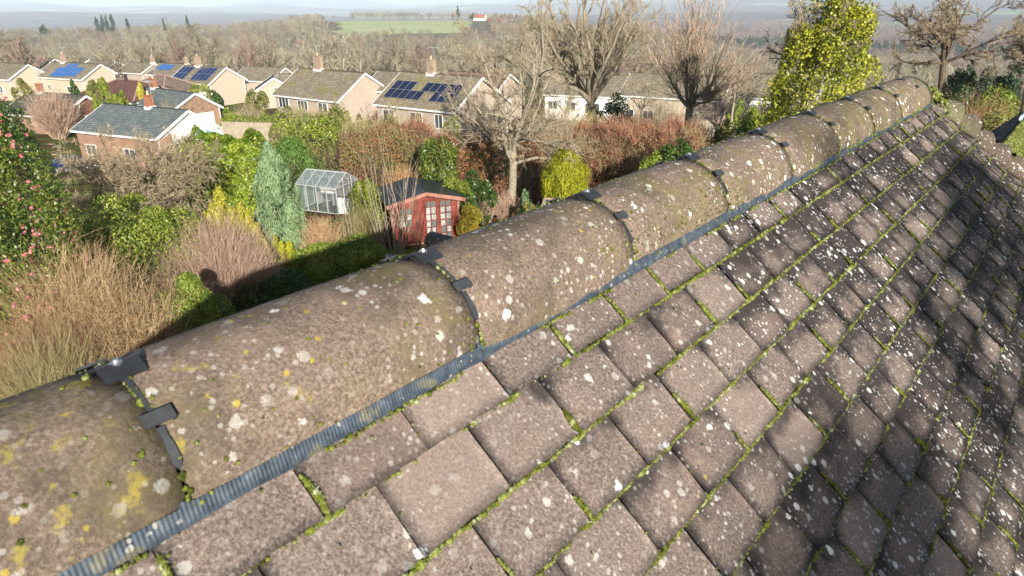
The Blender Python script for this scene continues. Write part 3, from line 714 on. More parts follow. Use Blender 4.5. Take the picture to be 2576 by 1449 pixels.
T_RED = leafmat('reddish_twig', [(0.170, 0.068, 0.051), (0.323, 0.153, 0.102), (0.459, 0.289, 0.170)], 2, .8, 0)
T_OLIVE = leafmat('olive_twig', [(0.187, 0.153, 0.068), (0.340, 0.289, 0.136), (0.510, 0.442, 0.238)], 2, .8, 0)
T_GREY = leafmat('grey_twig', [(0.194, 0.147, 0.091), (0.370, 0.294, 0.190), (0.598, 0.501, 0.334)], 2, .8, 0)
B_GREY = barkmat('grey_bark', (.10, .08, .055), (.34, .29, .21), (.16, .15, .05))
B_PALE = barkmat('pale_bark', (.16, .13, .09), (.42, .37, .28))
B_BROWN = barkmat('brown_bark', (.055, .04, .028), (.19, .14, .10))

def bush(name, label, cat_, x, yt, d, hw, mat, n=9000, size=.09, aspect=.5, K=26, lobe=.34, shape=None, depth=None, group=None, tilt=.7, up=0, hadd=0, extra=None, stem=True):
    X, Y, g, h, r = place(x, yt, d, hw); h += hadd
    t = thing(name, label, cat_, (X, Y, g), 0, group); c = (0, 0, h / 2); rad = (r, r if depth is None else depth, h / 2 * 1.04)
    P, N = crown_pts(n, c, rad, K, lobe, .78, shape, .02)
    V, F = leaf_quads(P, N, size, aspect, tilt, up); mesh_obj('foliage', V, F, mat, t)
    if extra is not None:
        m2, n2, s2, a2 = extra; P, N = crown_pts(n2, c, rad, K, lobe, .82, shape, .02)
        if m2 is L_PINK:      # blooms: the hundred nearest are objects of their own
            P = P + N * .04; o = np.argsort(np.linalg.norm(P + np.array([X, Y, g]), axis=1)); V, F = leaf_quads(np.repeat(P[o[100:]], 4, 0) + rng.normal(size=((len(P) - 100) * 4, 3)) * .018, np.repeat(N[o[100:]], 4, 0), s2 * .8, .9, .7)
            q = mesh_obj('flowers', V, F, m2, t); q['kind'] = 'stuff'; pm = []
            for _ in range(4): V, F = leaf_quads(rng.normal(size=(6, 3)) * .02, np.tile([0, 0, 1.], (6, 1)), s2 * .85, .9, .8); q = mesh_obj('flower', V, F, m2, t); pm.append(q)
            for i, k_ in enumerate(o[:100]):
                q = pm[i] if i < 4 else pm[i % 4].copy()
                if i >= 4: COL.objects.link(q)
                q.parent = t; q.location = P[k_].tolist(); q.rotation_euler = Vector(N[k_]).to_track_quat('Z', 'Y').to_euler()
        else:
            V, F = leaf_quads(P + N * .03, N, s2, a2, .5); q = mesh_obj('bright_leaves', V, F, m2, t)
    if stem:
        k = 7; D = np.stack([rng.normal(size=k) * .13, rng.normal(size=k) * .13, np.ones(k)], 1)
        p, R = grow(np.zeros((k, 3)) + rng.normal(size=(k, 3)) * [.06, .06, 0], D, np.full(k, h * .6), np.full(k, .02 + .01 * h), 5, .1)
        V, F = tubes(p, R, 5); mesh_obj('stems', V, F, B_BROWN, t)
    return t
def twigbush(name, label, cat_, x, yt, d, hw, mat, n=900, w=.011, lean=(0, 0), spread=.75, sub=3, leaf=None, nleaf=0, lsize=.06, group=None, depth=None, arch=.25, bs=.22):
    X, Y, g, h, r = place(x, yt, d, hw); t = thing(name, label, cat_, (X, Y, g), 0, group)
    a = rng.uniform(0, 2 * np.pi, n); q = np.sqrt(rng.random(n)); dep = r if depth is None else depth
    tip = np.stack([np.cos(a) * q * r, np.sin(a) * q * dep, h * (1 - .5 * q ** 2.2 + .07 * np.sin(3 * a + n) * q) * rng.uniform(.6, 1.05, n)], 1); base = tip * [bs, bs, 0] + rng.normal(size=(n, 3)) * [.1, .1, 0]
    tip[:, :2] += np.array(lean) * h; L = np.linalg.norm(tip - base, axis=1) * 1.03; D = (tip - base) / L[:, None]; D[:, 2] += arch
    P, R = grow(base, D, L * .97, np.full(n, w), 6, .11, -arch * .28, .35)
    V1 = tubes(P, R, 3); p, D, LL, r2 = shoots(P, R, sub, .35, 1, .75, .34, L, .75, angj=.4); P2, R2 = grow(p, D, LL, r2, 4, .22, .04, .4)
    V, F = cat([V1, tubes(P2, R2, 3)]); mesh_obj('twigs', V, F, mat, t)
    if leaf is not None:
        i = rng.integers(0, len(P2), nleaf); f = rng.random((nleaf, 1)); C = P2[i, 0] * (1 - f) + P2[i, -1] * f + rng.normal(size=(nleaf, 3)) * .03
        V, F = leaf_quads(C, sph(nleaf), lsize, .6); mesh_obj('dry_leaves', V, F, leaf, t)
    return t
def hedge(name, label, cat_, xa, xb, yt, da, db, w, mats, n=16000, size=.1, aspect=.5, lump=.25, z0=None, tops=None):
    """mats: list of (material, share, kind)"""
    A, B = atd(xa, yt if tops is None else tops[0], da), atd(xb, yt if tops is None else tops[1], db); mid = (A + B) / 2; g = min(g1(*A[:2]), g1(*B[:2])); h = mid[2] - g
    t = thing(name, label, cat_, (mid[0], mid[1], g))
    for mat, sh, kind in mats:
        P, N = box_pts(int(n * sh), A - mid, B - mid, w, -.3, h, lump)
        if len(mats) > 1:   # patches
            ph = rng.uniform(0, 9, 3); key = np.sin(P[:, 0] * 1.3 + ph[0] + P[:, 2]) + np.sin(P[:, 2] * 2.2 + P[:, 1] + ph[1]) + rng.normal(size=len(P)) * .7; P, N = P[key > -.6], N[key > -.6]
        if kind == 'leaf': V, F = leaf_quads(P, N, size, aspect, .7); mesh_obj('foliage', V, F, mat, t)
        else:
            D = N + rng.normal(size=N.shape) * .5; D[:, 2] += .6; m = len(P) // 3; p, R = grow(P[:m] - N[:m] * .3, D[:m], np.full(m, .55), np.full(m, .010), 3, .2); V, F = tubes(p, R, 3); mesh_obj('twigs', V, F, mat, t)
    # woody inside
    m = 60; u = rng.random((m, 1)); p0 = (A - mid) * u + (B - mid) * (1 - u); p0[:, 2] = 0
    p, R = grow(p0, np.array([[0, 0, 1.]]) + rng.normal(size=(m, 3)) * .25, np.full(m, h * .85), np.full(m, .04), 5, .12); V, F = tubes(p, R, 4); mesh_obj('stems', V, F, B_BROWN, t)
    return t

# ------------------------------------------------------------------ garden plants
cone = lambda f: np.clip(1.12 - f, .05, 1) ** .75
dome = lambda f: np.sqrt(np.clip(1 - np.clip(f - .35, 0, 1) ** 2 * 2.2, .03, 1))
tag_ = 'shrub'
bush('camellia', 'tall glossy camellia covered in pink flowers at the left edge', 'shrub', 12, 250, 19.5, 148, L_CAM, 36000, .085, .55, K=70, lobe=.26, extra=(L_PINK, 800, .085, .95))
bush('yew_tree', 'dark green conifer standing behind the pink camellia', 'tree', 50, 236, 30, 58, L_DARK, 12000, .14, .35, K=34, lobe=.36, up=1)
bush('golden_shrub', 'bright yellow rounded shrub at the left edge, above the dark conifer', 'shrub', 8, 214, 48, 30, L_YEL, 4500, .16, .6, K=16)
bush('evergreen_shrub', 'broad mixed green evergreen shrub beneath the spreading bare tree', 'shrub', 340, 465, 23, 165, L_MID, 30000, .085, .5, K=50, lobe=.28)
bush('evergreen_shrub', 'small olive evergreen shrub between the camellia and the tan twigs', 'shrub', 215, 520, 21, 62, L_OLIVE, 9000, .08, .5, K=22)
twigbush('dogwood_shrub', 'big mound of pale straw coloured bare stems at the left', 'shrub', 192, 592, 18.6, 118, T_TAN, 3400, .009, lean=(-.05, 0), sub=6, arch=-.02, bs=.5)
twigbush('hydrangea_shrub', 'brown shrub with curled dead leaves, left of the small leaved green bush', 'shrub', 342, 676, 16.9, 88, T_TAN, 1000, .008, leaf=L_BROWN, nleaf=24000, lsize=.05, sub=5, bs=.45, arch=0)
bush('box_bush', 'dense small leaved green bush at the edge of the roof shadow', 'shrub', 485, 672, 17.4, 108, L_GREEN, 36000, .05, .55, K=34, lobe=.3, shape=dome)
twigbush('spiraea_shrub', 'wide mound of pinkish brown bare twigs behind the small leaved bush', 'shrub', 555, 548, 21.6, 130, T_PINKB, 2900, .009, sub=6, arch=.0, bs=.45)
twigbush('cornus_shrub', 'low olive and red tipped twiggy shrub at the bottom left', 'shrub', 125, 798, 15.6, 105, T_OLIVE, 1500, .0065, sub=4, arch=.15, leaf=L_OLIVE, nleaf=2500, lsize=.03)
twigbush('cornus_shrub', 'small dark red twigged shrub behind the olive one at the bottom left', 'shrub', 185, 768, 16.6, 60, T_RED, 900, .007, sub=3)
twigbush('cornus_shrub', 'thin bare red brown shrub below the camellia at the left edge', 'shrub', 20, 770, 16.5, 60, T_RED, 500, .007, sub=3)
bush('rhododendron', 'leafy green rhododendron half in the shadow of the roof', 'shrub', 850, 600, 22.6, 145, L_MID, 18000, .10, .35, K=40, lobe=.26)
bush('rhododendron', 'dark leafy shrub lying in the shadow just behind the ridge', 'shrub', 690, 690, 19.5, 125, L_DARK, 16000, .10, .35, K=36)
bush('rhododendron', 'low dark shrub in the shadow to the right of the bird bath', 'shrub', 1010, 668, 21, 55, L_DARK, 5000, .09, .35, K=20)
for x, y, d, hw, lb in ((540, 450, 25.2, 36, 'yellow feathery conifer at the top of the diagonal row'), (576, 470, 24.9, 38, 'second yellow feathery conifer down the diagonal row'), (608, 498, 24.6, 38, 'third yellow feathery conifer down the diagonal row'), (638, 530, 24.2, 34, 'lowest yellow feathery conifer of the diagonal row, touching the grey green one'),
                        (664, 574, 24.3, 30, 'lime yellow upright conifer below the grey green conifer, left one'), (716, 584, 23.9, 32, 'lime yellow upright conifer below the grey green conifer, right one')):
    bush('golden_conifer', lb, 'conifer', x, y, d, hw, L_YEL if y < 560 else L_GOLD, 6000, .12, .28, K=22, lobe=.3, up=2.5, tilt=.5, group='golden feathery conifers')
bush('grey_conifer', 'tall pale grey green columnar conifer left of the greenhouse', 'conifer', 690, 342, 26.5, 80, L_BLUE, 36000, .13, .22, K=120, lobe=.24, shape=lambda f: np.clip(1.06 - f, .03, .9) ** .62, up=3, tilt=.45)
bush('grey_conifer', 'short side spire of the grey green conifer, on its left', 'conifer', 660, 430, 27, 22, L_BLUE, 6000, .12, .22, K=24, shape=cone, up=3, tilt=.45)
bush('grey_conifer', 'short side spire of the grey green conifer, on its right', 'conifer', 752, 448, 27, 20, L_BLUE, 6000, .12, .22, K=24, shape=cone, up=3, tilt=.45)
bush('green_conifer', 'big smooth green conifer between the grey conifer and the greenhouse', 'conifer', 748, 333, 38, 66, L_THUJA, 20000, .13, .3, K=40, lobe=.4, shape=dome, up=2, tilt=.4)
hedge('laurel_hedge', 'tall bright green laurel hedge at the left end of the garden', 'hedge', 452, 672, 350, 34, 33, 2.2, [(L_LAUREL, 1, 'leaf')], 34000, .15, .45, .45)
hedge('mixed_hedge', 'tall olive green hedge behind the greenhouse', 'hedge', 676, 880, 288, 40, 39.5, 2., [(L_LAUREL, .55, 'leaf'), (T_OLIVE, .5, 'twig'), (L_OLIVE, .5, 'leaf')], 30000, .14, .45, .6, tops=(296, 284))
hedge('beech_hedge', 'tangled brown hedge with dry leaves behind the red summerhouse', 'hedge', 850, 1090, 315, 36, 36, 1.8, [(T_RED, .8, 'twig'), (L_OLIVE, .5, 'leaf'), (L_BEECH, .35, 'leaf'), (T_OLIVE, .8, 'twig')], 26000, .1, .5, .6, tops=(312, 322))
hedge('beech_hedge', 'copper leaved beech hedge behind the big bare tree', 'hedge', 1090, 1370, 340, 37, 37, 1.6, [(L_BEECH, .8, 'leaf'), (T_RED, .5, 'twig'), (L_DARK, .2, 'leaf')], 22000, .1, .55, .6, tops=(345, 338))
hedge('beech_hedge', 'long reddish brown twiggy hedge right of the golden dome', 'hedge', 1440, 1800, 322, 35, 33, 2., [(T_RED, 1.1, 'twig'), (T_OLIVE, .4, 'twig'), (L_BEECH, .3, 'leaf')], 40000, .08, .5, .6, tops=(325, 318))
bush('laurel_bush', 'upright dark green laurel behind the summerhouse roof', 'shrub', 1098, 350, 32, 62, L_CAM, 14000, .14, .38, K=40, lobe=.3)
bush('laurel_bush', 'dark laurel left of the big bare trunk', 'shrub', 1200, 432, 30.5, 48, L_DARK, 12000, .13, .38, K=34)
bush('laurel_bush', 'small dark glossy bush over the summerhouse right corner', 'shrub', 1165, 488, 28.5, 30, L_DARK, 5000, .1, .4, K=18)
twigbush('fern_clump', 'fan of upright orange tan stems behind the summerhouse', 'shrub', 1013, 408, 31.5, 36, leafmat('orange_stem', [(.3, .15, .06), (.5, .29, .13), (.62, .42, .22)], 2, .7, 0), 700, .014, sub=1, arch=.05)
bush('yellow_green_bush', 'light yellow green bush between greenhouse and summerhouse', 'shrub', 925, 432, 28.8, 50, L_YG, 9000, .11, .4, K=26)
bush('yellow_green_bush', 'yellow green bush rising over the summerhouse roof', 'shrub', 1136, 440, 29.8, 48, L_YG, 8000, .11, .4, K=26)
twigbush('hydrangea_shrub', 'round orange brown twiggy shrub in front of the greenhouse', 'shrub', 812, 535, 25.8, 40, T_TAN, 900, .009, leaf=L_BEECH, nleaf=2500, lsize=.06)
twigbush('low_hedge', 'low olive brown shrub between greenhouse and summerhouse fronts', 'shrub', 905, 515, 26.8, 58, T_OLIVE, 1100, .008, leaf=L_OLIVE, nleaf=5000, lsize=.05)
bush('golden_dome', 'clipped bright golden conifer dome beside the cold frame', 'conifer', 1421, 375, 32, 62, L_GOLD, 26000, .11, .3, K=130, lobe=.3, up=3, tilt=.3)
bush('small_cone', 'small clipped olive green cone left of the cold frame', 'conifer', 1328, 497, 28.5, 30, L_OLIVE, 8000, .07, .3, K=30, shape=lambda f: np.clip(1.15 - f, .1, 1) ** .5, up=2, tilt=.3)
bush('blue_spruce', 'little blue green feathery sapling above the small cone', 'conifer', 1322, 462, 30, 20, L_BLUE, 1600, .12, .2, K=14, shape=cone, up=1)
bush('berry_bush', 'yellow and orange leaved shrub beside the summerhouse', 'shrub', 1182, 512, 27.4, 36, L_BERRY, 7000, .08, .5, K=22, extra=(L_BEECH, 300, .06, .8))
twigbush('twig_bundle', 'upright brown twig clump in front of the big trunk', 'shrub', 1272, 478, 31, 36, T_PINKB, 700, .010, sub=2, arch=.02)
twigbush('twig_bundle', 'smaller upright brown twig clump left of the big trunk', 'shrub', 1218, 488, 30.5, 24, T_PINKB, 400, .010, sub=2, arch=.02)
bush('evergreen_bush', 'dark evergreen bush around the foot of the many stemmed tree', 'shrub', 1528, 252, 50, 74, L_DARK, 12000, .2, .4, K=30)
twigbush('reed_clump', 'tall pale bare stems at the foot of the many stemmed tree', 'shrub', 1440, 255, 47, 70, T_TAN, 900, .013, sub=2, arch=.02)
for x, y, d, hw, mt, lb in ((1800, 300, 34, 60, L_OLIVE, 'olive green undergrowth right of the pollarded tree'), (1880, 268, 38, 60, L_MID, 'green undergrowth left of the ivy covered tree'), (1960, 255, 33, 50, L_DARK, 'dark ivy undergrowth at the foot of the ivy covered tree'),
                            (1700, 360, 30, 60, L_DARK, 'dark green shrub just above the ridge below the pollarded tree'), (1640, 395, 29.5, 50, L_MID, 'green shrub at the end of the reddish hedge'), (2170, 250, 44, 90, L_MID, 'green thicket behind the ivy covered tree')):
    bush('undergrowth', lb, 'shrub', x, y, d, hw, mt, 9000, .14, .45, K=26)
twigbush('bramble_thicket', 'brown twiggy thicket under the pollarded tree', 'shrub', 1720, 305, 37, 95, T_GREY, 1500, .011, sub=3)
bush('round_bush', 'big yellow green rounded bush at the far right', 'shrub', 2475, 190, 46, 78, L_MID, 14000, .17, .45, K=34)
twigbush('bramble_thicket', 'dark brown thicket below the rounded bush at the far right', 'shrub', 2440, 232, 38, 95, T_RED, 1700, .013, sub=3, leaf=L_OLIVE, nleaf=6000, lsize=.08)
bush('undergrowth', 'low olive undergrowth in the shade beyond the hip', 'shrub', 2450, 275, 30, 110, L_OLIVE, 14000, .12, .45, K=40)
bush('undergrowth', 'dark bush behind the far end of the ridge', 'shrub', 2395, 222, 42, 42, L_DARK, 7000, .15, .45, K=22)
bush('pine_tree', 'dark pine at the right edge beyond the bare oak', 'tree', 2492, 138, 75, 50, L_PINE, 12000, .35, .3, K=30, lobe=.3)
bush('undergrowth', 'dark evergreen at the foot of the bare oak', 'shrub', 2400, 165, 66, 40, L_DARK, 7000, .25, .4, K=22)
bush('undergrowth', 'dark hedge at the right edge beside the mossy roof', 'shrub', 2585, 205, 30, 45, L_DARK, 7000, .14, .45, K=22)

# ------------------------------------------------------------------ bare trees
def bare_tree(name, label, x, ytop, d, hw, bark, tw, style, fork=None, group=None, twr=.012, dens=1., loc=None):
    if loc is None: X, Y, g, h, r = place(x, ytop, d, hw, .75)
    else: X, Y, g, h, r = loc
    t = thing(name, label, 'tree', (X, Y, g), 0, group)
    zf = .3 * h if fork is None else atd(x, fork, d)[2] - g; R0 = style['trunk']
    p, Rt = grow(np.array([[0, 0, -.2]]), np.array([[.02, .02, 1.]]), np.array([zf + .2]), np.array([R0]), 9, .035, taper=.78); Rt[0, 0] *= 1.5; Rt[0, 1] *= 1.12
    V, F = tubes(p, Rt, 12); trunk = [(V, F)]
    n = style['limbs']; a = np.arange(n) * 2.4 + rng.uniform(0, 1, n); el = rng.uniform(*style['el'], n)
    D = np.stack([np.cos(a) * np.cos(el), np.sin(a) * np.cos(el), np.sin(el)], 1)
    k0 = rng.integers(*style.get('from', (8, 9)), n); P0 = p[0, k0]; Hc = h - P0[:, 2]
    L = np.minimum(r / np.maximum(np.cos(el), .05) * 1.05, Hc / np.maximum(np.sin(el), .2) * 1.0) * rng.uniform(.72, 1., n) * style.get('scale', 1)
    P1, R1 = grow(P0, D, L, R0 * rng.uniform(.3, .52, n), 10, style['w'], style.get('trop', .04), .22)
    out = [tubes(P1, R1, 7)]; Lp, Pp, Rp = L, P1, R1; tip = []
    for (m, t0, ang, lf, k, w, up, sides) in style['lev']:
        m = max(1, int(round(m * dens))); p_, D_, L_, r_ = shoots(Pp, Rp, m, t0, 1, ang, lf, Lp, .62, up=up); r_ = np.maximum(r_, twr * (.6 if sides == 3 else 1))
        Pp, Rp = grow(p_, D_, L_, r_, k, w, .02 if up >= 0 else -.03, .4); Lp = L_; tip.append((Pp, Rp, sides))
    for P_, R_, s_ in tip[:-1]: out.append(tubes(P_, R_, s_))
    V, F = cat(trunk + out); mesh_obj('trunk', V, F, bark, t, smooth=True)
    V, F = tubes(*tip[-1]); mesh_obj('crown', V, F, tw, t)
    return t
ST_APPLE = dict(trunk=.13, limbs=20, el=(.05, .75), w=.2, trop=-.01, lev=[(8, .15, .7, .5, 6, .2, .0, 5), (9, .15, .7, .55, 5, .2, -.05, 3), (6, .1, .7, .6, 4, .2, -.08, 3)])
ST_BIG = dict(trunk=.22, limbs=9, el=(.5, 1.25), w=.15, trop=.05, lev=[(6, .2, .7, .5, 7, .2, .1, 6), (7, .2, .7, .5, 5, .22, .05, 4), (8, .1, .7, .6, 4, .2, .05, 3)])
ST_LOW = dict(ST_BIG, limbs=15, el=(.1, 1.35), scale=1.3); ST_LOW['from'] = (5, 9)
ST_MULTI = dict(trunk=.42, limbs=17, el=(.62, 1.42), w=.13, trop=.02, lev=[(8, .2, .45, .45, 7, .13, .15, 6), (9, .2, .5, .5, 5, .18, .1, 4), (9, .1, .6, .6, 4, .2, .05, 3)])
ST_POLL = dict(trunk=.26, limbs=13, el=(.5, 1.3), w=.2, trop=.02, scale=.5, lev=[(4, .4, .8, .35, 5, .3, .1, 5), (4, .3, .35, 8.0, 8, .07, 1.0, 3), (7, .1, .4, .16, 3, .1, .3, 3)])
ST_OAK = dict(trunk=.3, limbs=15, el=(.2, 1.5), w=.13, trop=.03, lev=[(8, .2, .7, .48, 6, .2, .05, 5), (9, .15, .75, .5, 5, .22, 0, 4), (10, .1, .8, .6, 4, .22, 0, 3)])
ST_OAK['from'] = (7, 9)
bare_tree('apple_tree', 'spreading bare grey tree with layered twigs above the evergreen shrub', 345, 352, 27, 195, B_GREY, T_GREY, ST_APPLE, fork=480, twr=.013, dens=1.25)
bare_tree('bare_tree', 'big bare tree with a stout pale trunk in front of the solar panelled house', 1283, 88, 32.5, 160, B_PALE, T_GREY, ST_LOW, fork=335, twr=.013)
bare_tree('bare_tree', 'tall many stemmed bare tree rising from a dark bush', 1505, -60, 50, 175, B_PALE, T_GREY, ST_MULTI, fork=262, twr=.017)
bare_tree('pollarded_tree', 'knobbly pollarded tree with long upright reddish shoots', 1750, -25, 40, 135, B_GREY, T_PINKB, ST_POLL, fork=275, twr=.022, dens=1.2)
bare_tree('oak_tree', 'dark bare oak with a rounded crown at the far right', 2408, -25, 72, 150, B_BROWN, T_GREY, ST_OAK, fork=118, twr=.024)
bare_tree('bare_tree', 'bare tree cut off by the right edge beyond the rounded bush', 2620, 40, 62, 75, B_GREY, T_GREY, ST_OAK, fork=170, twr=.02)
for x_, y_, d_, hw_, lb in ((1335, 190, 58, 60, 'slender bare tree just right of the big trunk, in front of the houses'), (1415, 175, 62, 65, 'bare tree in front of the white panelled house'), (1610, 165, 58, 70, 'bare tree between the many stemmed tree and the pollarded tree'),
                             (1850, 150, 52, 75, 'bare tree between the pollarded tree and the ivy covered tree'), (960, 235, 55, 60, 'small bare tree in front of the solar panelled house')):
    bare_tree('bare_tree', lb, x_, y_, d_, hw_, B_PALE, T_GREY if x_ != 1850 else T_PINKB, dict(ST_BIG, trunk=.11, scale=.9), fork=y_ + 110, twr=.014, dens=.8)
ivy = bare_tree('ivy_tree', 'bare tree smothered in bright yellow green ivy left of the ridge end', 2066, -30, 31, 118, B_PALE, T_GREY, dict(ST_BIG, trunk=.2), fork=190, twr=.010, dens=1.2)
X, Y, g, h, r = place(2068, -25, 31, 100); dx = X - ivy.location.x; dy = Y - ivy.location.y
P, N = crown_pts(34000, (dx, dy, h * .54), (r * 1.75, r * 1.6, h * .53), 120, .25, .9, lambda f: np.clip(1.25 - .8 * f, .3, 1) * (.88 + .12 * np.sin(f * 19)))
V, F = leaf_quads(P, N, .125, .7, .8); mesh_obj('ivy', V, F, L_IVY, ivy)
P, N = crown_pts(16000, (dx - .4, dy, h * .25), (r * 1.4, r * 1.3, h * .28), 60, .28, .8); V, F = leaf_quads(P, N, .13, .7, .7); mesh_obj('ivy', V, F, L_DARK, ivy)
def stems(name, label, x, yb, ytop, d, hw, n, mat, w=.018):
    X, Y, g, h, r = place(x, ytop, d, hw); t = thing(name, label, 'shrub', (X, Y, g)); a = rng.uniform(0, 6.28, n); q = rng.uniform(.3, 1, n)
    D = np.stack([np.cos(a) * q * r, np.sin(a) * q * r * .6, np.full(n, h)], 1); L = np.linalg.norm(D, axis=1) * rng.uniform(.7, 1.03, n)
    P, R = grow(rng.normal(size=(n, 3)) * [.12, .12, 0], D, L, np.full(n, w) * rng.uniform(.7, 1.3, n), 10, .045, .01, .2); o = [tubes(P, R, 5)]
    p, D, LL, r2 = shoots(P, R, 6, .25, .95, .5, .25, L, .6, up=.3); P2, R2 = grow(p, D, LL, np.maximum(r2, .006), 5, .08, .03, .3); o.append(tubes(P2, R2, 3))
    V, F = cat(o); mesh_obj('stems', V, F, mat, t); return t
stems('hazel_sapling', 'cluster of tall thin bare stems in front of the summerhouse', 985, 690, 318, 23.5, 150, 15, B_PALE, .024)
stems('hazel_sapling', 'thin bare leaning stems beside the bird bath', 1060, 640, 400, 24.5, 80, 8, B_BROWN, .02)
stems('hazel_sapling', 'sparse pale stems by the greenhouse door', 872, 560, 400, 25.5, 60, 6, B_PALE, .018)
twigbush('twig_tangle', 'grey bare thicket at the back of the garden before the solar panelled house', 'shrub', 1010, 268, 44, 110, T_GREY, 1300, .012, sub=4)
twigbush('twig_tangle', 'grey bare thicket right of the big trunk before the white walled house', 'shrub', 1395, 235, 46, 85, T_GREY, 1300, .014, sub=4)
twigbush('twig_tangle', 'tall grey bare thicket in front of the white walled houses, under the pollarded tree', 'shrub', 1660, 225, 48, 110, T_GREY, 1500, .014, sub=4)
twigbush('twig_tangle', 'straw coloured thicket right of the many stemmed tree', 'shrub', 1600, 285, 42, 70, T_TAN, 900, .012, sub=4)
twigbush('twig_tangle', 'pale twiggy shrub behind the laurel hedge', 'shrub', 800, 268, 46, 70, T_OLIVE, 900, .012, sub=4)
# large bare tree behind the viewer: its branches throw the dappled shade on the lower right of the roof
sd = -np.array(ldir); C_ = rqz(4.0, .40, -.74) + sd * 17 - ZD * 3.7
t = bare_tree('shade_tree', 'part leafy tree behind the viewer that dapples the roof with shade', 0, 0, 0, 0, B_GREY, T_GREY, dict(ST_OAK, trunk=.3), loc=(C_[0], C_[1], ZG, C_[2] - ZG + 3.2, 4.0), twr=.022)
P, N = crown_pts(19000, (0, 0, C_[2] - ZG), (4.3, 4.1, 3.8), 190, .105, .95); V, F = leaf_quads(P, N, .15, .6, 1.); mesh_obj('foliage', V, F, L_DARK, t)

# ------------------------------------------------------------------ houses
def m_roof(name, c0, c1, mossy=.3, rows=.34, w=.33):
    t = NT(name); uv = t.uv(); p = t.pos()
    br = t.n('TexBrick', Scale=1., Mortar_Size=.035, Mortar_Smooth=.3, Brick_Width=w, Row_Height=rows, Bias=0.); t.set(br.inputs[0], uv)
    br.inputs['Color1'].default_value = (*c0, 1); br.inputs['Color2'].default_value = (*c1, 1); br.inputs['Mortar'].default_value = (*[v * .3 for v in c0], 1)
    c = t.mix(t.ss(t.noise(p, .9, 5, .65), .4, .7, 0, .6), br.outputs[0], tuple(v * .55 for v in c0))
    c = t.mix(t.ss(t.noise(p, .55, 5, .7), .5, .68, 0, mossy), c, (.2, .19, .05))
    c = t.mix(t.ss(t.noise(p, 7, 3, .7), .6, .75, 0, .4), c, (.4, .38, .33))
    s = t.n('SeparateXYZ'); t.set(s.inputs[0], uv); fr = t.math('FRACT', t.math('DIVIDE', s.outputs[1], rows))
    t.bump(t.math('MULTIPLY', fr, 1), 1, .05); return t.col(c, .85, .2)
def m_brick(name, c0, c1):
    t = NT(name); p = t.uv(); n = t.noise(p, 1.2, 4)
    br = t.n('TexBrick', Scale=1., Mortar_Size=.012, Brick_Width=.225, Row_Height=.075); t.set(br.inputs[0], p)
    br.inputs['Color1'].default_value = (*c0, 1); br.inputs['Color2'].default_value = (*c1, 1); br.inputs['Mortar'].default_value = (.34, .3, .26, 1)
    return t.col(t.mix(t.ss(n, .3, .7, 0, .3), br.outputs[0], tuple(v * .75 for v in c0)), .9, .15)
R_SLATE = m_roof('slate_grey_roof', (.13, .155, .165), (.2, .235, .245), .12); R_BROWN = m_roof('brown_concrete_roof', (.22, .185, .14), (.34, .295, .23), .35)
R_MOSS = m_roof('mossy_concrete_roof', (.25, .205, .15), (.38, .325, .24), .75); R_RED = m_roof('maroon_roof', (.15, .075, .065), (.2, .1, .085), .0)
R_DARK = m_roof('dark_concrete_roof', (.105, .10, .085), (.16, .15, .13), .2); R_TERRA = m_roof('red_clay_roof', (.4, .15, .08), (.5, .22, .12), .0)
W_CREAM = m_brick('cream_brick', (.55, .46, .34), (.64, .55, .43)); W_PINK = m_brick('buff_brick', (.43, .34, .27), (.54, .44, .35)); W_BRICK = m_brick('orange_brick', (.26, .11, .06), (.36, .17, .1))
W_WHITE = plain('white_render', (.8, .8, .78), .8, var=.04); W_TIMBER = plain('brown_timber', (.17, .085, .055), .8, var=.3, scale=3); W_GREY = plain('weathered_timber', (.24, .16, .11), .8, var=.35, scale=2)
M_LEADW = plain('white_flashing', (.62, .62, .62), .6); C_ORANGE = plain('chimney_orange_brick', (.30, .125, .07), .9, var=.3, scale=9); C_BUFF = plain('chimney_buff_brick', (.32, .24, .18), .9, var=.25, scale=9)
M_POT = plain('clay_pot', (.55, .38, .22), .8); M_BLACK = plain('black_metal', (.02, .02, .022), .5)
def m_pv(cl):
    t = NT('solar_cells'); br = t.n('TexBrick', Scale=1., Mortar_Size=.012, Brick_Width=.16, Row_Height=.16, _offset=0.); t.set(br.inputs[0], t.uv())
    br.inputs['Color1'].default_value = (*cl, 1); br.inputs['Color2'].default_value = (*[v * 1.15 for v in cl], 1); br.inputs['Mortar'].default_value = (*[min(1, v * 2 + .02) for v in cl], 1)
    return t.col(br.outputs[0], .12, .6)
M_PVD, M_PVB = m_pv((.006, .010, .034)), m_pv((.02, .10, .32)); M_ALU = NT('aluminium').col((.6, .62, .64), .4, .5, .7)

def quad(mb, P, mat=0, org=None, ux=None, uy=None, t=None):
    """polygon with metric uv"""
    P = np.asarray(P, float); ux = (P[1] - P[0]) / np.linalg.norm(P[1] - P[0]) if ux is None else np.asarray(ux, float)
    n = np.cross(P[1] - P[0], P[2] - P[0]); n /= np.linalg.norm(n); uy = np.cross(n, ux)
    o = P[0] if org is None else org; UV = np.stack([(P - o) @ ux, (P - o) @ uy], 1) + 1e-4
    if t:
        m = len(P); V = np.concatenate([P, P - n * t]); UV = np.concatenate([UV, UV])
        mb.add(V, [tuple(range(m)), tuple(range(2 * m - 1, m - 1, -1))] + [(i, i + m, (i + 1) % m + m, (i + 1) % m) for i in range(m)], mat, UV)
    else: mb.add(P, [tuple(range(len(P)))], mat, UV)

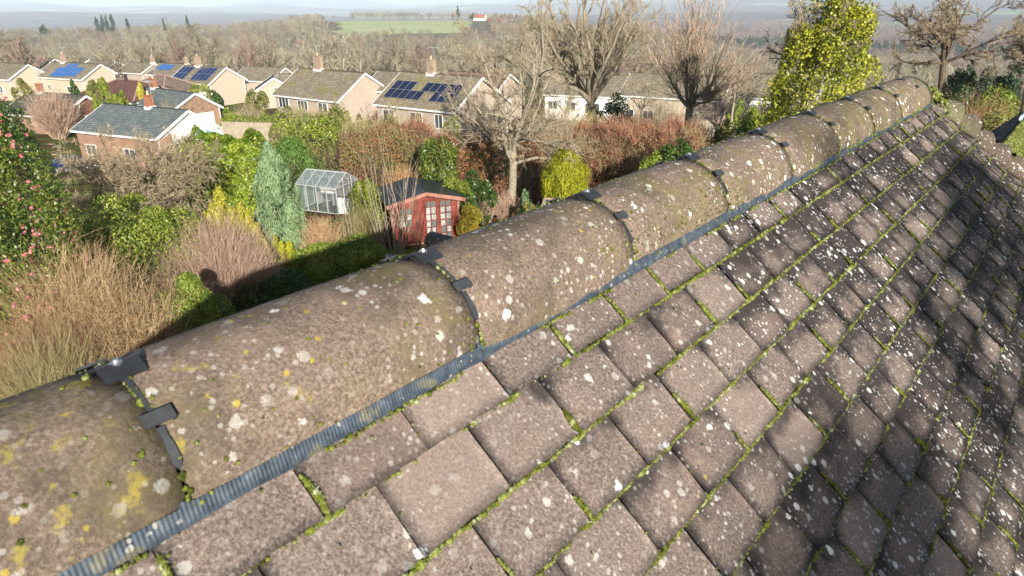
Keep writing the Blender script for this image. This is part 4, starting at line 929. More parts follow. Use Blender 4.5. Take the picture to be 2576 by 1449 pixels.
def add_window(root, c, w, h, ax, nv=2, frame=None, pane=None, name='window'):
    """c centre on the wall, ax=(along, outward, up)"""
    ax = [np.asarray(a, float) for a in ax]; mb = MB(); f = .07
    for e in (-1, 1): mb.box(c + ax[0] * e * (w / 2 - f / 2) + ax[1] * .03, (f, .1, h), 0, ax)
    for e in (-1, 1): mb.box(c + ax[2] * e * (h / 2 - f / 2) + ax[1] * .03, (w - 2 * f, .096, f), 0, ax)
    for i in range(1, nv): mb.box(c + ax[0] * (-w / 2 + w * i / nv) + ax[1] * .03, (f * .8, .09, h - 2 * f), 0, ax)
    o = mb.build(name, frame or M_WHITE, root); mb = MB(); mb.box(c + ax[1] * .015, (w - 2 * f, .05, h - 2 * f), 0, ax); mb.build('pane', pane or M_GLASS, o); return o

def gable_house(label, x, y, zr, yaw, L, W1, r1, W2, r2, roof, wall, group=None, chim=(), pv=None, wins=(), name='house', cat_='house', gable=None, gwins=(), over=.35, pvmat=None, hipped=False, zg=None):
    """ridge along local x at height zr; near side -y (width W1/2, drop r1), far side +y"""
    g = (min(g1(x, y), zr - 4.2) if zg is None else zg) - .1; t = thing(name, label, cat_, (x, y, g), yaw, group); H = zr - g
    a, b = W1 / 2, W2 / 2; X = L / 2; ze1, ze2 = H - r1, H - r2
    mb = MB()
    for P, sgn in (([(-X, -a, ze1), (X, -a, ze1), (X, 0, H), (-X, 0, H)], 1), ([(X, b, ze2), (-X, b, ze2), (-X, 0, H), (X, 0, H)], -1)): quad(mb, P, t=.1)
    rf = mb.build('roof', roof, t)
    mb = MB(); mb.bar((-X, 0, H + .02), (X, 0, H + .02), .22, .1); mb.build('ridge_cap', roof, t)
    xi = X - over; ai, bi = a - .35, b - .35; k1, k2 = r1 / a, r2 / b; top = H - .14
    mb = MB(); z1_, z2_ = top - k1 * ai, top - k2 * bi
    quad(mb, [(-xi, -ai, 0), (xi, -ai, 0), (xi, -ai, z1_), (-xi, -ai, z1_)]); quad(mb, [(xi, bi, 0), (-xi, bi, 0), (-xi, bi, z2_), (xi, bi, z2_)])
    gm = 1 if gable is not None else 0
    for sx in (1, -1):
        P = [(sx * xi, -ai, 0), (sx * xi, bi, 0), (sx * xi, bi, z2_), (sx * xi, 0, top), (sx * xi, -ai, z1_)]
        quad(mb, P if sx > 0 else P[::-1], gm if sx > 0 else 0)
    mb.build('wall', [wall] + ([gable] if gable is not None else []), t)
    mb = MB()
    for sx in (1, -1):      # white barge boards and fascia
        for yy, zz in ((-a, ze1), (b, ze2)):
            mb.bar((sx * (X + .015), yy, zz - .12), (sx * (X + .015), 0, H - .12), .05, .26)
    mb.bar((-X, -a - .02, ze1 - .13), (X, -a - .02, ze1 - .13), .07, .2); mb.bar((-X, b + .02, ze2 - .13), (X, b + .02, ze2 - .13), .07, .2); mb.build('barge_board', M_WHITE, t)
    for (cx, cw, chh, cm) in chim:
        mb = MB(); mb.box((cx, 0, H + chh / 2 - .5), (cw, .62, chh + 1)); mb.box((cx, 0, H + chh + .04), (cw + .16, .78, .09)); c = mb.build('chimney', cm, t)
        mb = MB(); mb.cyl((cx, 0, H + chh + .08), (cx, 0, H + chh + .5), .13, .1); mb.build('chimney_pot', M_POT, c)
        mb = MB(); mb.box((cx, -.36, H - .12), (cw + .2, .12, .3)); mb.box((cx + cw / 2 + .05, 0, H + .04), (.12, .8, .22)); mb.box((cx - cw / 2 - .05, 0, H + .04), (.12, .8, .22)); mb.build('flashing', M_LEADW, c)
    for (cx, cw, chh, cm) in chim[:1]:
        if L > 11.5:
            mb = MB(); z0 = H + chh; mb.bar((cx + .3, .2, z0 - .6), (cx + .3, .2, z0 + 1.5), .05); mb.bar((cx - .5, .2, z0 + 1.4), (cx + .9, .2, z0 + 1.4), .045); [mb.bar((cx + .3 + e, -.2, z0 + 1.4), (cx + .3 + e, .6, z0 + 1.4), .035) for e in (-.6, -.3, 0, .3, .5)]; mb.build('aerial', M_ALU, t)
    mb = MB(); [mb.bar((xi + .06, yy, 0), (xi + .06, yy, zz), .09) for yy, zz in ((-ai + .15, z1_), (bi - .15, z2_))]; mb.build('downpipe', M_WHITE if wall is not W_WHITE else M_BLACK, t)
    sl = math.hypot(a, r1); dn = np.array([0, -a, -r1]) / sl; nn = np.array([0, -r1, a]) / sl
    if pv:
        for (u0, v0, cols, rows, pw, phh, skip) in pv:      # u0: metres from the left roof end, v0: metres down from the ridge
            for i in range(cols):
                for j in range(rows):
                    if (i, j) in skip: continue
                    c = np.array([-X + u0 + (i + .5) * pw, 0, H]) + dn * (v0 + (j + .5) * phh) + nn * .12
                    mb = MB(); mb.box(c, (pw - .03, phh - .03, .04), 0, ([1, 0, 0], dn, nn)); o = mb.build('solar_panel', M_ALU, t)
                    mb = MB(); e = np.array([1., 0, 0]); q = c + nn * .024; w_, h_ = pw / 2 - .035, phh / 2 - .035
                    quad(mb, [q - e * w_ + dn * h_, q + e * w_ + dn * h_, q + e * w_ - dn * h_, q - e * w_ - dn * h_]); mb.build('solar_cells', pvmat or M_PVD, o)
    for (wx, wz, ww, wh, nv) in wins: add_window(t, np.array([-X + wx, -ai, wz]), ww, wh, ([1, 0, 0], [0, -1, 0], [0, 0, 1]), nv)
    for (wy, wz, ww, wh, nv) in gwins: add_window(t, np.array([xi, wy, wz]), ww, wh, ([0, 1, 0], [1, 0, 0], [0, 0, 1]), nv)
    t['_h'] = H; return t
R = math.radians
GH = 'houses of the estate below the garden'
h = gable_house('grey slate roofed bungalow with a white gable, nearest on the left', -37.8, 72.3, -9.82, R(-25.5), 12.6, 8.5, 2.1, 10.5, 3.1, R_SLATE, W_BRICK, GH, chim=[(.9, .62, 1.15, C_ORANGE)], gable=W_WHITE, wins=[(2.2, 1.7, 1.6, 1.1, 2), (8, 1.7, 1.6, 1.1, 2)])
mb = MB(); quad(mb, [(6.0, -3.9, 0), (6.0, -2.2, 0), (6.0, -2.2, 4.1 - .25), (6.0, -3.9, 3.6 - .45)], t=.08); mb.build('brick_pier', W_BRICK, h)
h = gable_house('bungalow with grey tiled roof, brown timber gable and white garage doors', -47.9, 99, -11.15, R(-36), 13.4, 7, 1.8, 7.6, 2.3, R_SLATE, W_BRICK, GH, chim=[(-3.6, .7, 1.2, C_ORANGE)], gable=W_GREY)
mb = MB(); [mb.box((6.42, y0, 1.05), (.08, 2.5, 2.0)) for y0 in (-1.75, 1.1)]; mb.build('garage_door', M_WHITE, h)
mb = MB(); quad(mb, [(6.42, 2.5, 0), (6.42, 3.4, 0), (6.42, 3.4, 2.3), (6.42, 2.5, 2.6)], t=.06); mb.build('brick_pier', W_BRICK, h)
h = gable_house('bungalow with brown tiled roof and red brown gable beside the slate roof', -61.9, 96.2, -11.19, R(-25), 12.2, 9, 2.3, 6, 1.9, R_DARK, W_BRICK, GH, chim=[(-3.2, .8, 1.1, C_ORANGE)], gable=W_TIMBER)
mb = MB(); mb.box((6.9, .6, 1.1), (2.2, 2.6, 2.2)); mb.box((6.9, .6, 2.26), (2.4, 2.8, .1)); mb.build('porch', W_WHITE, h)
mb = MB(); mb.bar((5.92, -1.4, 2.4), (5.92, -.9, 4.3), .12, .12); mb.build('green_pipe', plain('green_pipe', (.3, .45, .38)), h)
gable_house('house with twelve dark solar panels on its mossy roof', -8.2, 83.3, -7.9, R(-35.5), 12.6, 10.3, 3.2, 11, 3.3, R_MOSS, W_PINK, GH, chim=[(-1.3, 1.0, 1.5, C_BUFF)],
            pv=[(.9, 1.75, 3, 1, 1.12, 1.55, ()), (.9, 3.32, 5, 1, 1.12, 1.55, ()), (5.75, 1.75, 5, 1, 1.12, 1.55, ()), (7.98, 3.32, 3, 1, 1.12, 1.55, ())], wins=[(2.3, 3.2, 1.9, 1.5, 2), (6.6, 3.2, 1.9, 1.5, 2), (10, 3.2, 1.2, 1.6, 2)], gwins=[(3.4, 2.6, 1.0, 1.4, 1)])
gable_house('large house with a mossy brown roof and wide buff chimney', -26.1, 103.8, -9.17, R(-36.5), 14.6, 10.8, 3.3, 9, 2.7, R_MOSS, W_PINK, GH, chim=[(-2.6, 1.5, 1.9, C_BUFF)], wins=[(2.3, 2.4, 2.3, 1.5, 3), (6.6, 2.3, 2.2, 1.4, 3), (11, 2.3, 2.0, 1.4, 2)])
gable_house('house with two blocks of dark blue panels and a broad cream brick gable', -52.5, 123.1, -10.02, R(-27), 10.2, 8.1, 2.35, 8.5, 2.4, R_BROWN, W_CREAM, GH, chim=[(-1.5, 1.0, 1.5, C_BUFF)], pv=[(.4, .5, 3, 2, 1.0, 1.75, ()), (5.0, .5, 4, 2, 1.0, 1.75, ())], pvmat=m_pv((.008, .02, .075)), wins=[(1.6, 2, 1.4, 1.2, 2), (5, 2, 1.4, 1.2, 2)])
gable_house('house with bright blue solar panels and a cream gable, far left', -83.7, 138.2, -10.44, R(-27), 15, 8.6, 2.4, 6, 1.9, R_BROWN, W_CREAM, GH, chim=[(-3.6, .9, 1.4, C_BUFF)], pv=[(4.9, .4, 3, 3, 1.5, 1.4, ((0, 0),)), (9.4, 1.5, 2, 2, 1.5, 1.4, ())], pvmat=M_PVB, wins=[(1.5, 2.2, 1.5, 1.4, 2), (4.2, 2.1, 1.2, 1.2, 2), (10.5, 2.0, 2.0, 1.2, 2)])
gable_house('plain cream gabled house at the far left edge', -98.5, 139.5, -10.45, R(-26.7), 16, 8.4, 2.4, 6, 1.8, R_BROWN, W_CREAM, GH, chim=[(-2.6, .9, 1.3, C_BUFF)], wins=[(6, 2.2, 1.6, 1.3, 2), (9, 2.2, 1.6, 1.3, 2), (12, 2.2, 1.5, 1.3, 2)])
# the maroon hipped roof with its white wall
def hip_house(label, x, y, zr, yaw, L, W, rise, roof, wall, pv=None, bay=False):
    g = min(g1(x, y), zr - 4.2) - .1; t = thing('house', label, 'house', (x, y, g), yaw, GH); H = zr - g; X, a = L / 2, W / 2; ze = H - rise; q = X - a
    mb = MB()
    quad(mb, [(-X, -a, ze), (X, -a, ze), (q, 0, H), (-q, 0, H)], t=.08); quad(mb, [(X, a, ze), (-X, a, ze), (-q, 0, H), (q, 0, H)], t=.08)
    quad(mb, [(X, -a, ze), (X, a, ze), (q, 0, H)], t=.08); quad(mb, [(-X, a, ze), (-X, -a, ze), (-q, 0, H)], t=.08); mb.build('roof', roof, t)
    mb = MB()
    for p0, p1 in (((-q, 0, H), (q, 0, H)), ((q, 0, H), (X, -a, ze)), ((q, 0, H), (X, a, ze)), ((-q, 0, H), (-X, -a, ze)), ((-q, 0, H), (-X, a, ze))): mb.bar(p0, p1, .2, .1)
    mb.build('hip_cap', plain('pinkish_cap', (.36, .25, .21)), t)
    mb = MB(); P = [(sx * (X - .4), sy * (a - .4)) for sx, sy in ((-1, -1), (1, -1), (1, 1), (-1, 1))]
    for i in range(4): j = (i + 1) % 4; quad(mb, [(*P[i], 0), (*P[j], 0), (*P[j], ze - .05), (*P[i], ze - .05)])
    mb.build('wall', wall, t); mb = MB()
    for i in range(4):
        s = [(sx * X, sy * a) for sx, sy in ((-1, -1), (1, -1), (1, 1), (-1, 1))]; j = (i + 1) % 4; mb.bar((*s[i], ze - .12), (*s[j], ze - .12), .08, .18)
    mb.build('fascia', M_WHITE, t)
    if bay:
        mb = MB(); quad(mb, [(-X + 1, -a - 2, ze - .0), (-X + 5.5, -a - 2, ze), (-X + 3.2, -a + 2.6, H - .7)], t=.08); quad(mb, [(-X + 5.5, -a - 2, ze), (-X + 5.5, -a + .3, ze + .1), (-X + 3.2, -a + 2.6, H - .7)], t=.08); quad(mb, [(-X + 1, -a + .3, ze + .1), (-X + 1, -a - 2, ze), (-X + 3.2, -a + 2.6, H - .7)], t=.08); mb.build('bay_roof', roof, t)
        mb = MB(); mb.box((-X + 3.25, -a - .6, ze / 2), (3.9, 2.4, ze - .1)); mb.build('bay_wall', wall, t)
        mb = MB(); mb.cyl((0, -.3, H - .3), (0, -.3, H + .8), .22); mb.build('flue', M_BLACK, t)
    for wx in (1.5, 4.5): add_window(t, np.array([wx, -a + .4, 1.4]), 1.4, 1.1, ([1, 0, 0], [0, -1, 0], [0, 0, 1]))
    return t
m = atd(960 / 3, 575 / 3 - 2, 119); hip_house('house with a smooth maroon hipped roof and pale walls', m[0], m[1], -10.3, R(-30), 14.5, 9, 2.4, R_RED, W_WHITE, bay=True)
m = atd(1240 / 3, 585 / 3, 128); hip_house('brown hipped roof joined to the maroon one', m[0] - .5, m[1], -10.6, R(-28), 11, 8.6, 2.3, m_roof('pinkish_brown_roof', (.2, .145, .12), (.27, .2, .17), .1), W_WHITE)
h = gable_house('small brown gabled house with a dark window, right of the cream gable', -39.0, 117.0, -11.2, R(-70), 4.5, 6.2, 1.9, 6.2, 1.9, R_DARK, W_TIMBER, GH, gable=W_PINK, gwins=[(.3, 2.7, .8, 1.4, 1)])
for (lb, x, y, zr, yw, L, W1, r1, W2, r2, ch) in (
    ('grey roofed house with a small pink gable behind the brown gabled one', -44.5, 129.5, -10.75, -20, 9, 8, 2.0, 6, 1.6, ()),
    ('long grey roof joining the brown gabled house and the mossy roofed house', -33.8, 118.5, -11.0, -8, 10, 6.6, 1.7, 6.6, 1.7, ()),
    ('low gabled house behind the maroon roof, with a chimney on its gable end', -87.2, 154, -11.2, -30, 9.5, 7.4, 1.9, 6, 1.6, ((4.2, .6, 1.1, C_BUFF),)),
    ('low gabled house behind the blue panelled one, on its left', -104.2, 159.5, -11.0, -25, 10, 7.4, 2.0, 5.5, 1.5, ()),
    ('low gabled house behind the blue panelled one, on its right', -96.5, 160.5, -11.2, -29, 9, 7, 1.9, 6, 1.6, ()),
    ('low gabled house with blue panels behind the hipped brown roof', -68, 145.4, -11.3, -30, 9.5, 7.4, 1.9, 6.4, 1.6, ((3.9, .5, 1.0, C_BUFF),)),
    ('small gable end behind the flue of the maroon roof', -77.5, 151, -11.4, -28, 8, 7, 1.8, 5.6, 1.5, ((3.6, .5, 1.1, C_BUFF),)),
    ('distant roof at the far left edge behind the plain gabled house', -117, 156, -10.7, -25, 14, 8, 2.1, 5.6, 1.6, ((1.5, .6, 1., C_BUFF),)),
    ('brown roofed house behind the twelve panel house, on its left', -14.5, 103.5, -9.5, -30, 12, 8.6, 2.3, 8, 2.1, ()),
    ('reddish brown roofed house just behind the solar panelled house', -4.5, 100.5, -9.3, -30, 10.5, 8.6, 2.3, 8, 2.1, ()),
    ('brown roofed house with a white panelled front between the two bare trees', 12.3, 104, -10.1, -24, 13, 8.6, 2.5, 8, 2.3, ()),
    ('brown roofed house with a white garage front behind the many stemmed tree', 23.5, 98.5, -9.7, -30, 14.5, 8.6, 2.6, 8, 2.3, ()),
    ('brown roofed house with a white wall left of the ivy covered tree', 36.5, 97.5, -9.6, -32, 12.5, 9, 2.7, 8, 2.3, ())):
    right = x > 5
    wn_ = [(1.6, zr * 0 + 2.4, 1.5, 1.2, 2), (4.4, 2.4, 1.5, 1.2, 2), (7.6, 2.2, 2.2, 1.5, 3), (10.6, 2.3, 1.6, 1.2, 2)] if right else []
    pv_ = [(1.5, .6, 4, 1, 1.1, 1.9, ())] if 'blue panels' in lb else None
    h = gable_house(lb, x, y, zr, R(yw), L, W1, r1, W2, r2, m_roof('red_brown_roof', (.22, .14, .11), (.3, .21, .17), .1) if 'reddish' in lb else R_BROWN, (W_WHITE if 'garage' not in lb else W_CREAM) if right else W_PINK, GH, chim=ch, wins=wn_, pv=pv_, pvmat=M_PVB if pv_ else None)
# conservatory against the slate bungalow's white gable
X, Y = atd(505, 345, 78)[:2]; g = g1(X, Y); t = thing('conservatory', 'white framed conservatory with a pale blue faceted roof against the white gable', 'conservatory', (X, Y, g), R(-25))
hh = atd(505, 318, 78)[2] - g; w_, d_ = 2.7, 2.0; e = hh - .9; ring = [(-w_, -d_), (w_ * .5, -d_), (w_, -d_ * .3), (w_, d_ * .6), (w_ * .5, d_), (-w_, d_)]; ap = (-.2, 0, hh)
for i in range(6):
    a_, b_ = ring[i], ring[(i + 1) % 6]; mb = MB(); quad(mb, [(*a_, e), (*b_, e), ap], t=.03); mb.build('roof_panel', NT('blue_glass').col((.18, .48, .58), .15, .6), t)
    mb = MB(); mb.bar((*a_, e + .04), ap, .12, .1); mb.bar((*a_, e), (*b_, e), .14, .16); mb.bar((*a_, 0), (*a_, e), .12, .12); quad(mb, [(*a_, 0), (*b_, 0), (*b_, .8), (*a_, .8)], t=.08); mb.build('frame', M_WHITE, t)
    mb = MB(); quad(mb, [(*a_, .8), (*b_, .8), (*b_, e - .08), (*a_, e - .08)], t=.02); mb.build('pane', NT('pale_glass').col((.62, .66, .68), .15, .6), t)

# ------------------------------------------------------------------ red summerhouse
M_RED = NT('red_stained_boards'); _p = M_RED.obj(); _s = M_RED.n('SeparateXYZ'); M_RED.set(_s.inputs[0], _p)
_fr = M_RED.math('FRACT', M_RED.math('MULTIPLY', _s.outputs[2], 8)); _c = M_RED.ramp(M_RED.noise(_p, 3, 5, .6), [(.3, (.13, .026, .02)), (.55, (.22, .056, .042)), (.8, (.29, .13, .10))])
_c = M_RED.mix(M_RED.ss(_fr, .12, .0), _c, (.15, .03, .02)); M_RED.bump(_fr, .6, .02); M_RED = M_RED.col(_c, .75, .2)
M_PINKW = plain('faded_red_board', (.34, .16, .12), .8, var=.2, scale=4); M_FELT = plain('roof_felt', (.018, .022, .03), .38, .5, var=.4, scale=3); M_CURT = plain('net_curtain', (.34, .335, .32), .9, var=.5, scale=14)
M_PANE = NT('shed_pane').col((.12, .13, .13), .1, .7)
S = thing('summerhouse', 'red wooden summerhouse with black felt roof and glazed double doors', 'summerhouse', (-4.05, 28.75, ZG), R(-68.9) + R(90))
# local: x to the right along the front, y to the back; front wall at y=-1.4
w2, dp, ev, ap_ = 1.42, 2.5, 1.9, 2.24; yf = -1.28
mb = MB()
def wl(P): quad(mb, P, t=.04)
wl([(-w2, yf, 0), (w2, yf, 0), (w2, yf, ev), (0, yf, ap_ - .02), (-w2, yf, ev)]); wl([(w2, yf + dp, 0), (-w2, yf + dp, 0), (-w2, yf + dp, ev), (0, yf + dp, ap_ - .02), (w2, yf + dp, ev)])
wl([(-w2, yf + dp, 0), (-w2, yf, 0), (-w2, yf, ev), (-w2, yf + dp, ev)]); wl([(w2, yf, 0), (w2, yf + dp, 0), (w2, yf + dp, ev), (w2, yf, ev)])
mb.build('wall', M_RED, S); mb = MB(); o_ = .28; k = (ap_ - ev) / w2
for sg in (-1, 1):
    P = [(0, yf - o_, ap_ + .04), (0, yf + dp + .15, ap_ + .04), (sg * (w2 + .24), yf + dp + .15, ap_ + .04 - k * (w2 + .24)), (sg * (w2 + .24), yf - o_, ap_ + .04 - k * (w2 + .24))]
    quad(mb, P if sg < 0 else P[::-1], t=.05)
mb.build('roof', M_FELT, S); mb = MB()
for sg in (-1, 1): mb.bar((0, yf - o_ - .02, ap_ - .03), (sg * (w2 + .26), yf - o_ - .02, ap_ - .03 - k * (w2 + .26)), .03, .15)
mb.build('barge_board', M_PINKW, S)
mb = MB(); mb.box((0, yf + .02, -.0), (2 * w2 + .1, .12, .12)); mb.build('base_board', M_PINKW, S)
mb = MB(); [mb.box((sg * (w2 + .0), yf - .03, ev / 2), (.08, .05, ev)) for sg in (-1, 1)]; mb.build('corner_post', M_PINKW, S)
AX = ([1, 0, 0], [0, -1, 0], [0, 0, 1])
def glazed(name, cx, z0, z1, w, nx, nz, parent=S, yy=yf - .02):
    f = .055; h = z1 - z0; mb = MB()
    for e in (-1, 1): mb.box((cx + e * (w / 2 - f / 2), yy - .02, (z0 + z1) / 2), (f, .05, h)); mb.box((cx, yy - .02, (z0 + z1) / 2 + e * (h / 2 - f / 2)), (w - 2 * f, .048, f))
    for i in range(1, nx): mb.box((cx - w / 2 + w * i / nx, yy - .02, (z0 + z1) / 2), (.03, .04, h - 2 * f))
    for i in range(1, nz): mb.box((cx, yy - .019, z0 + h * i / nz), (w - 2 * f, .036, .03))
    o = mb.build(name, M_RED, parent); mb = MB(); mb.box((cx, yy - .004, (z0 + z1) / 2), (w - 2 * f, .01, h - 2 * f)); mb.build('pane', M_PANE, o)
    mb = MB()
    for i in range(nx):
        for j in range(nz):
            if rng.random() < .2 or (j == nz - 1): continue
            cw, chh = (w - 2 * f) / nx * rng.uniform(.75, .95), h / nz * rng.uniform(.7, .9); mb.box((cx - w / 2 + w * (i + .5) / nx, yy - .0105, z0 + h * (j + .5) / nz), (cw, .004, chh))
    mb.build('curtain', M_CURT, o); return o
glazed('window', -.86, .78, 1.66, .62, 2, 3); glazed('door', .22, .1, 1.86, .52, 2, 6); glazed('door', .86, .1, 1.84, .56, 2, 6)
mb = MB(); mb.cyl((.5, yf - .06, .95), (.5, yf - .12, .95), .025); mb.build('handle', M_STEEL, S)
for x_, y_, lb in ((-4.62, 27.6, 'short pale post at the left front corner of the summerhouse'), (-2.35, 28.55, 'pale pink boxed post at the right front corner of the summerhouse')):
    t = thing('post', lb, 'post', (x_, y_, ZG)); mb = MB(); mb.box((0, 0, .42), (.16, .14, .84)); mb.box((0, 0, .86), (.22, .2, .05)); mb.build('post_body', plain('pale_pink_wood', (.55, .42, .37), .8), t)

# ------------------------------------------------------------------ greenhouse
Gh = thing('greenhouse', 'small aluminium framed greenhouse with an open white door panel', 'greenhouse', (-9.1, 33.2, ZG), R(-22)); gl = 2.35; gw = 1.9; ge, gp = 1.3, 1.85
M_GH = NT('greenhouse_glass'); _b = M_GH.b; _b.inputs['Base Color'].default_value = (.35, .42, .45, 1); _b.inputs['Roughness'].default_value = .06; _b.inputs['Alpha'].default_value = .2; _b.inputs['Specular IOR Level'].default_value = .8; M_GH = M_GH.m; M_GHR = M_GH.copy(); M_GHR.name = 'greenhouse_roof_glass'; M_GHR.node_tree.nodes['Principled BSDF'].inputs['Alpha'].default_value = .38
M_GHF = plain('white_aluminium', (.42, .45, .46), .4, .5, var=.05); mb = MB(); X, Yb = gl / 2, gw / 2; bw = .034
for i in range(5):
    x_ = -X + gl * i / 4
    for sy in (-1, 1): mb.bar((x_, sy * Yb, 0), (x_, sy * Yb, ge), bw); mb.bar((x_, sy * Yb, ge), (x_, 0, gp), bw)
for z_, yy in ((0.03, Yb), (ge, Yb)):
    for sy in (-1, 1): mb.bar((-X, sy * yy, z_), (X, sy * yy, z_), bw)
for sx in (-1, 1):
    for z_ in (.03, ge): mb.bar((sx * X, -Yb, z_), (sx * X, Yb, z_), bw)
    for yy in (-.35, .35): mb.bar((sx * X, yy, 0), (sx * X, yy, gp - .35 * (gp - ge) / Yb), bw)
mb.bar((-X, 0, gp), (X, 0, gp), .06); mb.build('frame', M_GHF, Gh)
for sy in (-1, 1):
    for i in range(4):
        x0_, x1_ = -X + gl * i / 4 + .02, -X + gl * (i + 1) / 4 - .02
        mb = MB(); quad(mb, [(x0_, sy * Yb, .05), (x1_, sy * Yb, .05), (x1_, sy * Yb, ge - .02), (x0_, sy * Yb, ge - .02)]); mb.build('pane', M_GH, Gh); mb = MB(); quad(mb, [(x0_, sy * Yb, ge + .02), (x1_, sy * Yb, ge + .02), (x1_, sy * .02, gp), (x0_, sy * .02, gp)]); mb.build('roof_pane', M_GHR, Gh)
for sx in (-1, 1): mb = MB(); quad(mb, [(sx * X, -Yb, .05), (sx * X, Yb, .05), (sx * X, Yb, ge), (sx * X, 0, gp), (sx * X, -Yb, ge)]); mb.build('pane', M_GH, Gh)
mb = MB(); mb.box((X + .35, -Yb + .1, .42), (.72, .03, .8), 0); mb.build('door_panel', M_WHITE, Gh)
mb = MB(); mb.box((0, .45, .62), (gl - .3, .5, .04)); [mb.box((e, .45, .3), (.05, .4, .6)) for e in (-.9, 0, .9)]; mb.build('staging', plain('grey_bench', (.3, .29, .27)), Gh)
t = thing('shelf', 'white trough on the bench inside the greenhouse', 'trough', (-9.2, 33.6, ZG + .66), R(-25.8)); mb = MB(); mb.box((0, 0, .1), (.8, .22, .2)); mb.box((0, 0, .21), (.86, .28, .03)); mb.build('trough_body', M_WHITE, t)

# ------------------------------------------------------------------ cold frame, bird bath, cars, walls
X, Y = atd(1405, 505, 30)[:2]; t = thing('cold_frame', 'weathered timber cold frame with glass lights below the golden dome', 'cold frame', (X, Y, ZG), R(-18)); M_WOOD = plain('weathered_frame', (.33, .25, .18), .8, var=.25); mb = MB()
for i in range(5): x_ = -.8 + .4 * i; mb.bar((x_, -.55, .45), (x_, .55, 1.05), .06)
for y_, z_ in ((-.55, .45), (.55, 1.05)): mb.bar((-.83, y_, z_), (.83, y_, z_), .07); [mb.bar((e, y_, 0), (e, y_, z_), .06) for e in (-.8, .8)]
mb.build('frame', M_WOOD, t); mb = MB(); quad(mb, [(-.8, -.55, .45), (.8, -.55, .45), (.8, .55, 1.05), (-.8, .55, 1.05)]); mb.build('pane', M_GH, t)
mb = MB(); mb.box((0, -.5, .2), (1.6, .03, .4)); mb.box((0, .5, .4), (1.6, .03, .8)); mb.build('side_board', M_WOOD, t)
X, Y = atd(976, 645, 24.4)[:2]; t = thing('bird_bath', 'pale stone bird bath on the shaded lawn', 'bird bath', (X, Y, ZG)); M_STONE = plain('pale_stone', (.5, .47, .42), .9, var=.15, scale=20)
mb = MB(); mb.cyl((0, 0, 0), (0, 0, .08), .2, .18, 16); mb.cyl((0, 0, .08), (0, 0, .3), .09, .07, 14); mb.cyl((0, 0, .3), (0, 0, .62), .07, .1, 14); mb.build('pedestal', M_STONE, t, True)
mb = MB(); mb.cyl((0, 0, .62), (0, 0, .74), .14, .27, 20); mb.build('basin', M_STONE, t); mb = MB(); mb.cyl((0, 0, .742), (0, 0, .746), .24, .24, 20); mb.build('water', NT('bath_water').col((.25, .32, .4), .05, .6), t)
t = thing('lawn', 'lawn', 'lawn', (0, 0, 0)); bpy.data.objects.remove(t)
X, Y = atd(975, 620, 25)[:2]; P = np.array([[math.cos(a) * 3.2 + .5 * math.sin(3 * a), math.sin(a) * 2.2, 0] for a in np.linspace(0, 6.283, 40, endpoint=False)]) + [X, Y, ZG + .02]
mb = MB(); mb.add(P, [tuple(range(40))]); t_ = NT('lawn_green'); lw = mb.build('lawn', t_.col(t_.ramp(t_.noise(t_.pos(), 9, 5, .7), [(.3, (.05, .12, .012)), (.7, (.12, .24, .03))]), .9, .1)); lw['kind'] = 'structure'
P = np.array([[math.cos(a) * 1.7 + .3 * math.sin(3 * a), math.sin(a) * 1.3, 0] for a in np.linspace(0, 6.283, 30, endpoint=False)]) + (list(atd(5, 985, 13.2)[:2]) + [ZG + .02]); mb = MB(); mb.add(P, [tuple(range(30))]); lw = mb.build('lawn', t_.m); lw['kind'] = 'structure'
def car(label, px, py, d, yaw, col):
    X, Y = atd(px, py, d)[:2]; g = g1(X, Y); t = thing('parked_car', label, 'car', (X, Y, g), yaw); paint = NT('car_paint').col(col, .25, .6, .3)
    prof = [(-2.1, .35), (-2.05, .8), (-1.7, .95), (-1.0, 1.0), (-.3, 1.0), (.9, 1.0), (1.2, .95), (2.0, .78), (2.1, .4), (2.0, .3), (-2.0, .3)]
    cab = [(-1.8, .97), (-1.45, 1.4), (-.4, 1.5), (.3, 1.45), (1.05, .98)]
    def ext(pr, w, w2, mat, nm):
        mb = MB(); m = len(pr); V = [(x, -w if z < 1.2 else -w2, z) for x, z in pr] + [(x, w if z < 1.2 else w2, z) for x, z in pr]
        mb.add(V, [tuple(range(m)), tuple(range(2 * m - 1, m - 1, -1))] + [(i, i + m, (i + 1) % m + m, (i + 1) % m) for i in range(m)]); return mb.build(nm, mat, t)
    ext(prof, .86, .86, paint, 'body'); ext(cab, .8, .66, M_GLASS, 'window')
    mb = MB(); mb.box((-.5, 0, 1.49), (1.4, 1.25, .05)); [mb.bar((x0, s * .8, .97), (x1, s * .66, 1.46), .07) for s in (-1, 1) for x0, x1 in ((-1.8, -1.3), (1.05, .3), (-.3, -.3))]; mb.build('roof', paint, t)
    for sx in (-1.3, 1.3):
        for sy in (-.82, .82): mb = MB(); mb.cyl((sx, sy - .1, .32), (sx, sy + .1, .32), .32, n=16); w = mb.build('wheel', M_BLACK, t); mb = MB(); mb.cyl((sx, sy - .11, .32), (sx, sy + .11, .32), .18, n=12); mb.build('rim', M_ALU, w)
    for sy in (-.6, .6): mb = MB(); mb.box((2.06, sy, .68), (.08, .3, .14)); mb.build('headlight', M_WHITE, t)
car('blue car parked beyond the hedge, right of the big bare trunk', 1372, 335, 86, R(10), (.05, .12, .3))
car('dark blue car half hidden behind the spreading bare tree', 176, 376, 80, R(-15), (.02, .04, .13))
